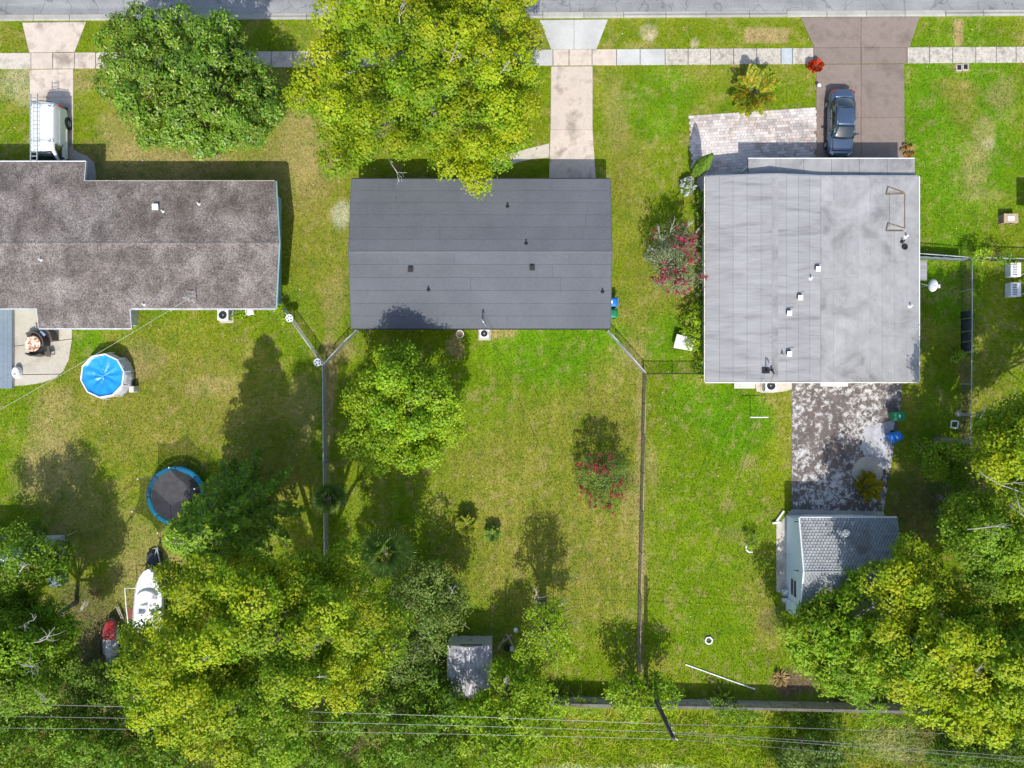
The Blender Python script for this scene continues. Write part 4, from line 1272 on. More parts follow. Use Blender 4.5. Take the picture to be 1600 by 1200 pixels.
def catenary(a, b, sag, n=18):
    a = Vector(a); b = Vector(b)
    out = []
    for i in range(n + 1):
        u = i / n
        p = a.lerp(b, u); p.z -= sag * 4 * u * (1 - u)
        out.append(p[:])
    return out
def wire_thing(name, label, a, b, sag, r, mat='wire', n=18):
    o = MB().tube(catenary(a, b, sag, n), r, 5).build(name, mat, None)
    return tag(o, label, 'cable')
def power():
    base = Vector(V(1009, 1059)); ht = 8.6
    t = thing('utility_pole', 'dark wooden utility pole leaning over the small tree behind the back wall', 'utility pole', base)
    MB().tube([(0, 0, -.2), (0, 0, ht * .5), (0, 0, ht)], [.17, .145, .12], 12).build('pole_shaft', 'wood_pole', t, smooth=True)
    pts = {}
    for k, (z, nm) in enumerate(((6.6, 'low'), (7.6, 'mid'), (8.45, 'top'))):
        MB().tube([(0, 0, z), (.22, -.1, z)], .03, 6).build('bracket', 'steel', t)
        MB().lathe([(.0, -.06), (.05, -.05), (.035, -.01), (.055, .02), (.03, .06), (.0, .07)], 10, (.25, -.11, z)).build('insulator', 'dirty_white', t, smooth=True)
        pts[nm] = base + Vector((.25, -.11, z))
    MB().box((.12, .05, 7.2), (.18, .16, .5)).build('junction_box', 'steel', t, bevel=.02)
    far = 66
    # left-hand spans and right-hand spans (the next poles stand out of the photo)
    wire_thing('power_line', 'topmost power cable in the photo running left from the utility pole', pts['low'], V(-90, 1098, 7.0), .25, 0.0115)
    wire_thing('power_line', 'middle power cable running left from the utility pole over the trees', pts['mid'], V(-90, 1118, 7.8), .25, 0.0095)
    wire_thing('power_line', 'lowest power cable running left from the utility pole over the trees', pts['top'], V(-90, 1137, 8.6), .25, 0.0085)
    wire_thing('power_line', 'single upper power cable running right from the utility pole', pts['low'], V(1720, 1158, 7.0), .2, 0.0115)
    wire_thing('power_line', 'upper strand of the paired power cables right of the utility pole', pts['mid'] + Vector((0, .04, .05)), V(1720, 1194, 7.7), .2, 0.0105)
    wire_thing('power_line', 'lower strand of the paired power cables right of the utility pole', pts['mid'] + Vector((0, -.16, -.1)), V(1720, 1200, 7.6), .2, 0.0115)
    wire_thing('power_line', 'lowest thin power cable running right from the utility pole top', pts['top'], V(1720, 1218, 8.5), .2, 0.0080)
    wire_thing('service_drop', 'thin service cable from the utility pole to the slate roof house', base + Vector((-.12, .1, 6.3)), MAST_M, .5, .011, 'dark_metal', 24)
    wire_thing('service_drop', 'thin service cable from the utility pole to the grey roof house', base + Vector((.1, .1, 6.2)), MAST_R, .5, .011, 'dark_metal', 24)
    wire_thing('service_drop', 'pale service cable from the brown roof house down past the blue pool', MAST_L, V(-90, 690, 5.0), .35, .0075, 'galvanised', 24)
    # guy wires
    wire_thing('guy_wire', 'slack grey guy wire tying the utility pole to the long brown fence', base + Vector((0, .1, 5.2)), V(1000, 1032, .1), .15, .016)
    wire_thing('guy_wire', 'grey guy wire slanting left from the utility pole across the back wall', base + Vector((-.1, 0, 4.6)), V(862, 1108, .2), .1, .016)
power()

# ================================================================== VEHICLES
def wheel(parent, c, r=.32, w=.2, rim='steel'):
    s = 1 if c[0] > 0 else -1
    ty = MB().lathe([(r * .62, -w / 2), (r * .9, -w / 2), (r, -w * .35), (r, w * .35), (r * .9, w / 2), (r * .62, w / 2)], 28, c, 'x', cap=False).build('tyre', 'black_rubber', parent, smooth=False)
    o = MB()
    o.lathe([(.0, s * w * .30), (r * .15, s * w * .34), (r * .2, s * w * .2), (r * .55, s * w * .26), (r * .63, s * w * .45), (r * .63, -s * w * .4)], 20, c, 'x', cap=False)
    for k in range(5):
        a = 2 * math.pi * k / 5
        o.box((c[0] + s * w * .33, c[1] + r * .36 * math.cos(a), c[2] + r * .36 * math.sin(a)), (.03, .07, .34 * r * 1.2), rx=a + math.pi / 2)
    o.build('rim', rim, ty)
    return ty

def body_ring(y, wd, zb, zt, k=0.0):
    """k: crown of the top surface"""
    h = zt - zb
    right = [(0, zb), (wd * .80, zb), (wd * .97, zb + .10 * h), (wd, zb + .45 * h), (wd * .985, zb + .72 * h), (wd * .90, zt - .03), (wd * .70, zt + k * .4), (0, zt + k)]
    pts = [(x, y, z) for x, z in right] + [(-x, y, z) for x, z in right[-2:0:-1]]
    return pts
def sedan():
    c = V(1309, 199)
    cx = 23.05; cy = 18.28
    t = thing('sedan', 'dark blue sedan parked nose-in on the brown driveway', 'car', (cx, cy, .045), R(180) + R(-1.2))
    S_ = [(2.34, .50, .34, .52, .01), (2.27, .72, .24, .62, .02), (2.05, .84, .20, .72, .04), (1.6, .89, .19, .82, .05), (1.1, .905, .19, .90, .05), (.6, .91, .19, .93, .03), (0, .91, .19, .94, .02),
          (-.8, .915, .19, .95, .02), (-1.3, .91, .19, .98, .03), (-1.75, .88, .20, 1.0, .03), (-2.1, .83, .24, .98, .03), (-2.27, .74, .32, .90, .02), (-2.34, .56, .42, .74, .01)]
    MB().loft([body_ring(*s) for s in S_]).build('body', 'blue_paint', t, smooth=True, sub=2)
    # bonnet shut line and bulge
    bon = []
    for y in np.linspace(1.02, 2.02, 8):
        u = (y - 1.02) / 1.0
        wd = .74 - .12 * u
        bon.append([(x * wd, y, .975 - .11 * u - .06 * u * u - .05 * abs(x) ** 2.5) for x in np.linspace(-1, 1, 9)])
    MB().grid(bon).build('bonnet', 'blue_paint', t, smooth=True, solid=.012)
    trk = []
    for y in np.linspace(-1.62, -2.18, 5):
        u = (-1.62 - y) / .56
        trk.append([(x * (.66 - .05 * u), y, 1.075 - .03 * u - .03 * u * u - .035 * abs(x) ** 2.5) for x in np.linspace(-1, 1, 9)])
    MB().grid(trk).build('boot_lid', 'blue_paint', t, smooth=True, solid=.012)
    # cabin
    def surf(y0, w0, z0, y1, w1, z1, n=7, crown=.05, bow=.04, m=9):
        rows = []
        for i in range(n):
            u = i / (n - 1)
            y = y0 + (y1 - y0) * u; wd = w0 + (w1 - w0) * u; z = z0 + (z1 - z0) * u + bow * 4 * u * (1 - u)
            rows.append([(x * wd, y + (.10 * (1 - x * x) * (u if y1 > y0 else -u) if crown > .04 else 0), z + crown * (1 - x * x)) for x in np.linspace(-1, 1, m)])
        return rows
    roof = []
    for y in np.linspace(.42, -.80, 9):
        u = (.42 - y) / 1.22
        z = 1.375 + .05 * math.sin(math.pi * (u * .8 + .15))
        wd = .56 + .045 * math.sin(math.pi * u)
        roof.append([(x * wd, y, z + .035 * (1 - abs(x) ** 2.2)) for x in np.linspace(-1, 1, 9)])
    MB().grid(roof).build('roof_panel', 'blue_paint', t, smooth=True, solid=.02)
    MB().grid(surf(.43, .555, 1.385, 1.16, .74, .955, bow=.03)).build('windscreen', 'car_glass', t, smooth=True, solid=.012)
    MB().grid(surf(-.81, .55, 1.385, -1.56, .66, 1.03, bow=.03)).build('rear_window', 'car_glass', t, smooth=True, solid=.012)
    for s in (-1, 1):
        rows = []
        for y, zt, zb, xt, xb in ((1.00, 1.03, .95, .76, .86), (.45, 1.345, .95, .60, .875), (-.15, 1.39, .96, .615, .88), (-.80, 1.355, .97, .595, .875), (-1.35, 1.12, 1.0, .66, .85)):
            rows.append([(s * (xb + (xt - xb) * u), y, zb + (zt - zb) * u) for u in np.linspace(0, 1, 4)])
        MB().grid(rows).build('side_window', 'car_glass', t, smooth=True, solid=.012)
        for pl in ([(s * .57, .43, 1.385), (s * .76, 1.14, .965)], [(s * .565, -.8, 1.38), (s * .70, -1.5, 1.04)], [(s * .575, .43, 1.385), (s * .62, -.2, 1.405), (s * .57, -.8, 1.385)]):
            MB().tube(pl, .035, 6).build('pillar', 'blue_paint', t, smooth=True)
        MB().tube([(s * .617, -.17, 1.39), (s * .885, -.17, .96)], .022, 6).build('pillar', 'black_plastic', t)
        MB().loft([[(s * (.86 + a * .24), .86 + dy * (1 - .2 * a), .98 + dz) for dy, dz in ((-.05, -.05), (.07, -.05), (.07, .07), (-.05, .07))] for a in (0, .4, 1)]).build('mirror', 'blue_paint', t, smooth=False, bevel=.02)
        MB().loft([[(s * x, y, z) for x, y, z in ((.50, 2.22, .60), (.76, 2.03, .64), (.76, 2.05, .74), (.52, 2.16, .72))], [(s * x, y, z) for x, y, z in ((.52, 2.29, .58), (.80, 2.07, .62), (.79, 2.06, .73), (.53, 2.20, .70))]]).build('headlight', 'clear_lamp', t)
        MB().loft([[(s * x, y, z) for x, y, z in ((.48, -2.24, .80), (.80, -2.02, .82), (.79, -2.02, .99), (.48, -2.20, .96))], [(s * x, y, z) for x, y, z in ((.48, -2.31, .80), (.85, -2.05, .82), (.83, -2.05, .985), (.48, -2.26, .955))]]).build('taillight', 'red_lamp', t)
        for y in (1.42, -1.38): wheel(t, (s * .82, y, .32), .32, .21)
        MB().tube([(s * .915, .95, .30), (s * .92, -.95, .30)], .035, 6).build('sill', 'black_plastic', t)
    MB().box((0, -.1, 1.0), (1.3, 2.0, .3)).build('interior', 'black_plastic', t, bevel=.1)
    MB().loft([body_ring(2.36, .60, .30, .50), body_ring(2.30, .70, .24, .56)]).build('grille', 'black_plastic', t)
    MB().tube([(0, -.72, 1.43), (0, -.86, 1.52)], .018, 6).build('aerial', 'black_plastic', t)
sedan()

def van():
    # rear faces the road, nose under the carport
    X0 = -32.15; Yr = XY(0, 158, 1.95)[1]
    t = thing('cargo_van', 'white cargo van with a ladder rack parked nose-in by the brown roof house', 'van', (X0, Yr - 2.42, .045), R(180))
    def ring(y, wd, zb, zt, tw, rz_=.1):
        r_ = [(0, zb), (wd * .86, zb), (wd * .985, zb + .10), (wd, zb + .38 * (zt - zb)), (wd * .985, zb + .55 * (zt - zb)), (wd * tw, zt - .16), (wd * tw - .09, zt - .03), (0, zt + .03)]
        return [(x, y, z) for x, z in r_] + [(-x, y, z) for x, z in r_[-2:0:-1]]
    S_ = [(-2.42, .80, .45, 1.80, .90), (-2.38, .88, .32, 1.90, .90), (-2.1, .915, .26, 1.96, .895), (-1.0, .92, .24, 1.99, .89), (.3, .92, .24, 1.98, .89), (.75, .92, .24, 1.95, .88), (1.0, .92, .24, 1.84, .88), (1.35, .915, .24, 1.45, .92), (1.62, .91, .24, 1.16, .95),
          (1.95, .89, .25, 1.04, .95), (2.25, .84, .28, .93, .94), (2.42, .70, .36, .74, .93)]
    MB().loft([ring(*s) for s in S_]).build('body', 'van_paint', t, smooth=True, sub=2)
    rows = []
    for i in range(6):
        u = i / 5
        y = .98 + .62 * u; z = 1.875 - .66 * u + .02
        wd = .66 + .12 * u
        rows.append([(x * wd, y + .05 * (1 - x * x), z + .02 * (1 - x * x)) for x in np.linspace(-1, 1, 7)])
    MB().grid(rows).build('windscreen', 'car_glass', t, smooth=True, solid=.015)
    for s in (-1, 1):
        q = []
        for y, zt in ((.42, 1.74), (.85, 1.72), (1.12, 1.50), (1.42, 1.20)):
            row = []
            for u in np.linspace(0, 1, 4):
                z = 1.10 + (zt - 1.10) * u
                x = .925 - .09 * max(0, (z - 1.15) / .65)
                row.append((s * x, y, z))
            q.append(row)
        MB().grid(q).build('side_window', 'car_glass', t, smooth=True, solid=.02)
        MB().loft([[(s * (.92 + a * .2), 1.25 + dy, 1.18 + dz) for dy, dz in ((-.05, -.1), (.06, -.1), (.06, .12), (-.05, .12))] for a in (0, 1)]).build('mirror', 'black_plastic', t, bevel=.02)
        MB().box((s * .86, -2.34, 1.15), (.09, .10, .55), rz=s * .3).build('taillight', 'red_lamp', t, bevel=.02)
        MB().loft([[(s * x, y, z) for x, y, z in ((.52, 2.28, .70), (.80, 2.10, .72), (.80, 2.12, .90), (.54, 2.24, .88))], [(s * x, y, z) for x, y, z in ((.52, 2.40, .69), (.84, 2.18, .71), (.83, 2.15, .89), (.54, 2.30, .87))]]).build('headlight', 'clear_lamp', t)
        for y in (1.50, -1.45):
            wheel(t, (s * .845, y, .34), .34, .22)
            MB().lathe([(.36, -.02), (.44, -.02), (.44, .02), (.36, .02)], 24, (s * .905, y, .36), 'x', cap=False).build('wheel_arch', 'black_plastic', t)
        MB().tube([(s * .918, 1.0, .62), (s * .93, -.95, .62)], .02, 5).build('rub_strip', 'dirty_white', t)
        MB().tube([(s * .905, .40, 1.30), (s * .905, -2.0, 1.32)], .012, 5).build('door_rail', 'vinyl_grey', t)
        MB().box((s * .93, .32, 1.02), (.03, .16, .04)).build('door_handle', 'black_plastic', t, bevel=.008)
    MB().box((0, -2.46, .42), (1.70, .16, .22)).build('bumper', 'black_plastic', t, bevel=.04)
    MB().tube([(-.70, -2.40, 1.86), (0, -2.45, 1.92), (.70, -2.40, 1.86)], .03, 6).build('rear_trim', 'dark_metal', t)
    MB().box((0, 2.42, .50), (1.4, .10, .26)).build('bumper', 'black_plastic', t, bevel=.03)
    for y in (-2.05, .35):
        b = MB().tube([(-.80, y, 1.86), (-.78, y, 2.10), (-.6, y, 2.16), (.6, y, 2.16), (.78, y, 2.10), (.80, y, 1.86)], .022, 6)
        b.build('roof_rack_bar', 'steel', t)
        for s in (-1, 1): MB().box((s * .66, y, 2.06), (.06, .08, .16)).build('rack_foot', 'black_plastic', t)
    # ladder strapped to the rack: a thing of its own (the van's left side lies to the photo's left)
    lx = XY(52.5, 200, 2.28)[0]
    y0 = XY(0, 146, 2.28)[1]; Ln = 5.3
    l = thing('extension_ladder', 'long aluminium ladder lying on the rack of the white van', 'ladder', (lx, y0 - Ln / 2, 2.215))
    for s in (-1, 1):
        MB().box((s * .22, 0, .03), (.035, Ln, .09)).build('side_rail', 'galvanised', l, bevel=.005)
        MB().box((s * .22 + s * .0 + .06, .2, .125), (.03, Ln - .9, .07)).build('side_rail', 'galvanised', l, bevel=.005)
    n = int(Ln / .29)
    for i in range(n):
        MB().tube([(-.21, -Ln / 2 + .2 + i * .29, .03), (.21, -Ln / 2 + .2 + i * .29, .03)], .022, 6).build('rung', 'galvanised', l)
van()

def boat():
    # bow points up the photo; stern under the tree
    bow = Vector(V(226, 888, 1.3)); L = 4.6
    rz = R(-3)
    t = thing('motor_boat', 'white open motor boat on a trailer under the yellow-green tree', 'boat', (bow.x + .25, bow.y - 2.3, .55), rz)
    rings = []
    for y, wd, zk, zg in ((2.3, .05, .62, .92), (2.1, .34, .40, .90), (1.7, .62, .22, .86), (1.1, .84, .10, .82), (.3, .95, .04, .78), (-.8, .98, .0, .75), (-2.2, .95, .0, .74)):
        rings.append([(0, y, zk), (wd * .6, y, zk + .15), (wd * .92, y, zk + .42 * (zg - zk)), (wd, y, zg), (wd * .86, y, zg + .02), (0, y, zg + .03 if y > 1.0 else zg - .42), (-wd * .86, y, zg + .02), (-wd, y, zg), (-wd * .92, y, zk + .42 * (zg - zk)), (-wd * .6, y, zk + .15)])
    MB().loft(rings).build('hull', 'boat_white', t, smooth=False, bevel=.02)
    for s in (-1, 1):
        MB().tube([(s * w_, y, z) for y, w_, z in ((2.3, .04, .95), (2.1, .33, .93), (1.7, .61, .90), (1.1, .83, .86), (.3, .94, .82), (-.8, .97, .79), (-2.2, .94, .78))], .035, 6).build('gunwale', 'vinyl_grey', t, smooth=True)
    MB().add([(-.8, .3, .37), (.8, .3, .37), (.85, -2.1, .34), (-.85, -2.1, .34)], [(0, 3, 2, 1)]).build('cockpit_floor', 'dirty_white', t)
    ws = []
    for a in np.linspace(-1.15, 1.15, 11):
        ws.append([(.80 * math.sin(a), .25 + .75 * math.cos(a), .83), (.72 * math.sin(a), .12 + .68 * math.cos(a), 1.12)])
    MB().grid(ws).build('windscreen', 'vinyl_grey', t, smooth=True, solid=.015)
    for s in (-1, 1):
        st_ = MB().box((s * .42, -.55, .55), (.5, .5, .34)).build('seat', 'boat_white', t, bevel=.05)
        MB().box((s * .42, -.82, .85), (.5, .1, .4)).build('backrest', 'boat_white', st_, bevel=.04)
    MB().box((.35, .1, .62), (.5, .3, .5)).build('console', 'boat_white', t, bevel=.05)
    MB().box((0, -2.42, .65), (.42, .5, .6)).build('outboard_motor', 'dark_metal', t, bevel=.08)
    # trailer
    q = thing('boat_trailer', 'boat trailer with tall white guide posts carrying the white boat', 'trailer', (bow.x + .25, bow.y - 2.3, 0), rz)
    for s in (-1, 1):
        MB().tube([(0, 3.6, .45), (s * .12, 3.0, .45), (s * .75, .8, .45), (s * .75, -2.3, .45)], .05, 6).build('frame_rail', 'steel', q)
        MB().box((s * .5, -.6, .53), (.12, 2.6, .06)).build('bunk', 'red_brown', q)
        ty = MB().lathe([(.16, -.09), (.28, -.09), (.31, -.05), (.31, .05), (.28, .09), (.16, .09)], 20, (s * 1.12, -.9, .31), 'x', cap=False).build('tyre', 'black_rubber', q)
        MB().lathe([(0, -.05), (.17, -.04), (.17, .04), (0, .05)], 16, (s * 1.12, -.9, .31), 'x', cap=False).build('rim', 'white_paint', ty)
        MB().tube([(s * 1.12, -1.35, .5), (s * 1.12, -1.1, .68), (s * 1.12, -.7, .68), (s * 1.12, -.45, .5)], .06, 6).build('mudguard', 'red_brown', q)
        MB().tube([(s * .8, -.9, .30), (s * 1.05, -.9, .31)], .04, 6).build('axle', 'steel', q)
    # tall white frame beside the stern
    def L_(p): 
        v = Vector(V(*p)) - Vector((q.location.x, q.location.y, 0)); v.rotate(Matrix.Rotation(-rz, 3, 'Z')); return v[:]
    MB().tube([L_((211, 919, 1.45)), L_((195, 919, 1.45)), L_((197, 948, 1.45)), L_((200.5, 976, 1.45))], .035, 6).build('guide_post', 'white_paint', q)
    MB().tube([L_((197, 948, 1.45)), L_((206, 944, .5))], .03, 6).build('guide_post', 'white_paint', q)
    MB().tube([L_((211, 919, 1.45)), L_((220, 913, .6))], .03, 6).build('guide_post', 'white_paint', q)
    MB().slab([L_((200, 967, .62)), L_((232, 967, .62)), L_((232, 951, .62)), L_((200, 951, .62))], .05).build('deck_board', 'red_brown', q)
    MB().tube([(0, 3.6, .45), (0, 3.55, .75)], .035, 6).tube([(-.2, 3.5, .72), (.2, 3.6, .72)], .02, 6).build('trailer_jack', 'steel', q)
    o = MB().loft([[(x * s + XY(239, 872, .3)[0], y * s + XY(239, 872, .3)[1], z) for x, y in ((-.5, -.45), (.1, -.6), (.55, -.3), (.5, .35), (.0, .6), (-.45, .4))] for s, z in ((1, .02), (.95, .3), (.7, .48), (.2, .55))])
    tag(o.build('covered_heap', 'tarp_dark', None, smooth=False), 'dark tarp-covered heap in front of the white boat', 'tarp heap')
boat()

def jet_ski():
    c = V(172, 1000, .6)
    t = thing('jet_ski', 'red-nosed grey jet ski on the ground beside the white boat', 'watercraft', (c[0], c[1], 0.02), R(-3))
    rings = []
    for y, wd, zb, zg in ((1.52, .10, .40, .58), (1.35, .30, .25, .62), (1.0, .48, .12, .62), (.3, .58, .06, .58), (-.6, .60, .05, .52), (-1.3, .56, .08, .48)):
        rings.append([(0, y, zb), (wd * .7, y, zb + .08), (wd, y, zg - .12), (wd * .97, y, zg), (wd * .5, y, zg + .05), (0, y, zg + .06), (-wd * .5, y, zg + .05), (-wd * .97, y, zg), (-wd, y, zg - .12), (-wd * .7, y, zb + .08)])
    MB().loft(rings).build('hull', 'jet_grey', t, smooth=True, sub=1)
    nose = []
    for y, wd, z in ((1.46, .16, .66), (1.2, .40, .76), (.8, .47, .90), (.4, .46, .98), (.12, .44, .90)):
        nose.append([(x * wd, y, z - .16 * abs(x) ** 2) for x in np.linspace(-1, 1, 9)])
    MB().grid(nose).build('hood', 'red_gloss', t, smooth=True, solid=.04)
    rs = []
    for y, wd, z in ((.1, .16, .86), (-.3, .2, .84), (-.8, .2, .82), (-1.2, .18, .74)):
        rs.append([(wd, y, .5), (wd, y, z - .06), (wd * .6, y, z), (-wd * .6, y, z), (-wd, y, z - .06), (-wd, y, .5)])
    MB().loft(rs).build('seat', 'vinyl_grey', t, smooth=False, bevel=.03)
    MB().tube([(-.42, .22, 1.04), (-.15, .34, 1.06), (.15, .34, 1.06), (.42, .22, 1.04)], .03, 6).build('handlebar', 'black_plastic', t)
    for s in (-1, 1):
        MB().tube([(s * .58, 1.0, .60), (s * .66, .2, .58), (s * .64, -1.2, .5)], .04, 6).build('bumper_strip', 'black_rubber', t)
    MB().box((0, -1.5, .35), (.7, .5, .1)).build('stern_deck', 'jet_grey', t, bevel=.03)
    MB().box((.33, 1.85, .25), (.07, .95, .05), rz=R(28)).build('bunk_board', 'wood_grey', t)
    MB().box((.47, 1.80, .22), (.07, .95, .05), rz=R(28)).build('bunk_board', 'wood_grey', t)
jet_ski()

# ================================================================== GARDEN THINGS
def trampoline():
    c = V(275, 775, .85); r = 2.03
    t = thing('trampoline', 'round trampoline with blue pad and black safety net in the left yard', 'trampoline', (c[0], c[1], 0))
    zt = .85
    MB().lathe([(0, zt - .03), (r - .30, zt - .03), (r - .30, zt - .02), (0, zt - .02)], 48, cap=False).build('jumping_mat', 'mat_black', t)
    for k in range(8):
        a0 = 2 * math.pi * k / 8 + .01; a1 = 2 * math.pi * (k + 1) / 8 - .01
        rows = []
        for rr, zz in ((r - .30, zt + .0), (r - .2, zt + .03), (r - .05, zt + .03), (r + .03, zt + .0), (r + .035, zt - .1)):
            rows.append([(rr * math.cos(a0 + (a1 - a0) * i / 8), rr * math.sin(a0 + (a1 - a0) * i / 8), zz) for i in range(9)])
        MB().grid(rows).build('pad_section', 'pad_blue', t, smooth=True, solid=.012)
    MB().tube([(r * math.cos(a), r * math.sin(a), zt - .05) for a in np.linspace(0, 2 * math.pi, 49)], .03, 6).build('frame_ring', 'steel', t)
    zp = 2.65
    np_ = 6
    tops = []
    for k in range(np_):
        a = 2 * math.pi * k / np_ + .35
        x, y = math.cos(a), math.sin(a)
        MB().tube([(x * (r - .1), y * (r - .1), zt - .1), (x * (r + .06), y * (r + .06), .5), (x * (r + .06), y * (r + .06), .03), (x * r, y * r, .03)], .025, 6).build('leg', 'steel', t)
        pole = MB().tube([(x * (r + .09), y * (r + .09), .3), (x * (r + .09), y * (r + .09), 1.5), (x * (r + .20), y * (r + .20), zp)], .022, 6).build('net_pole', 'steel', t)
        MB().lathe([(0, -.04), (.04, -.03), (.045, .02), (0, .05)], 10, (x * (r + .20), y * (r + .20), zp)).build('pole_cap', 'white_paint', pole)
        tops.append((x * (r + .14), y * (r + .14)))
    net = MB()
    for k in range(np_):
        a = Vector(tops[k]); b = Vector(tops[(k + 1) % np_])
        rows = []
        ak = 2 * math.pi * k / np_ + .35
        for j in range(5):
            v = j / 4
            row = []
            for i in range(9):
                u = i / 8
                pt = a.lerp(b, u); sag = .10 * 4 * u * (1 - u)
                pt = pt * (1 - sag * .9)
                ang = ak + (2 * math.pi / np_) * u
                bt = Vector((math.cos(ang), math.sin(ang))) * (r - .30)
                p = bt.lerp(pt, v ** .7)
                row.append((p.x, p.y, zt + .02 + (zp - .08 - sag * 1.2 - zt) * v))
            rows.append(row)
        net.grid(rows)
    net.build('safety_net', 'netting', t, smooth=True)
    # access ladder
    la = MB()
    for s in (-.18, .18): la.tube([(.55 + s, r + .06, zt), (.55 + s, r + .55, .02)], .018, 5)
    for u in (.3, .6): la.tube([(.37, r + .06 + .49 * u, zt * (1 - u)), (.73, r + .06 + .49 * u, zt * (1 - u))], .018, 5)
    la.build('ladder', 'dark_metal', t)
trampoline()

def pool():
    c = V(160, 587, 1.1); r = 1.52; n = 10; z = 1.1
    t = thing('above_ground_pool', 'small ten-sided above-ground pool under a blue cover', 'pool', (c[0], c[1], 0))
    pts = [(r * math.cos(2 * math.pi * (k + .3) / n), r * math.sin(2 * math.pi * (k + .3) / n)) for k in range(n)]
    for k in range(n):
        a, b = pts[k], pts[(k + 1) % n]
        rows = []
        for zz, f in ((0.0, 1.02), (.3, 1.05), (.6, 1.06), (.9, 1.02), (z, .99)):
            rows.append([((a[0] + (b[0] - a[0]) * u) * f, (a[1] + (b[1] - a[1]) * u) * f, zz) for u in np.linspace(0, 1, 5)])
        MB().grid(rows).build('wall_panel', 'vinyl_grey', t, smooth=True, solid=.02)
        MB().tube([(a[0], a[1], z), (b[0], b[1], z)], .055, 6).build('top_rail', 'white_paint', t)
        MB().tube([(a[0] * 1.09, a[1] * 1.09, 0), (a[0] * 1.06, a[1] * 1.06, z * .6), (a[0] * 1.0, a[1] * 1.0, z + .03)], .035, 6).build('leg', 'white_paint', t)
    rows = []
    for i in range(15):
        rr = i / 14
        row = []
        for k in range(81):
            a = 2 * math.pi * k / 80
            kk = (k / 80 * n - .3) % 1.0
            edge = r * math.cos(math.pi / n) / math.cos((kk - .5) * 2 * math.pi / n)
            edge = edge * .975
            x, y = rr * edge * math.cos(a), rr * edge * math.sin(a)
            fold = .06 * math.sin(a * 9 + 2 * math.sin(rr * 3)) * rr * (1 - rr) * 2.4 + .07 * math.exp(-((x * .8 + y * .75 + .1) / .07) ** 2) * (1 - rr) + .05 * math.exp(-((x * .85 - y * .5 + .35) / .06) ** 2) * (1 - rr * rr) + .045 * math.exp(-((x * .3 + y * .95 - .45) / .05) ** 2) * (1 - rr) + .05 * math.exp(-((x * .98 + y * .2 + .75) / .06) ** 2) * (1 - rr * rr) - .04 * math.exp(-((x * .6 + y * .8 + .55) / .10) ** 2) * (1 - rr)
            row.append((x, y, z - .06 - .17 * (1 - rr ** 1.6) + fold + (.05 if rr > .95 else 0)))
        rows.append(row)
    MB().grid(rows).build('cover', 'pool_blue', t, smooth=True)
    sk = MB()
    rows = []
    for j in range(4):
        rows.append([(1.5 * math.cos(a) * (1 + .05 * j) + .04 * math.sin(i * 2.1 + j), 1.5 * math.sin(a) * (1 + .05 * j), 1.08 - .3 * j) for i, a in enumerate(np.linspace(-1.0, .9, 18))])
    sk.grid(rows).build('cover_skirt', 'vinyl_grey', t, smooth=True, solid=.01)
    MB().box((r + .25, -r * .62, .35), (.35, .45, .7)).build('pump', 'dirty_white', t, bevel=.06)
    MB().tube([(r + .2, -.8, .3), (r + .15, -.3, .2), (r - .02, .1, .35)], .035, 6).build('hose', 'dark_metal', t)
    HARD.append([(c[0] + p[0], c[1] + p[1]) for p in pts])
pool()

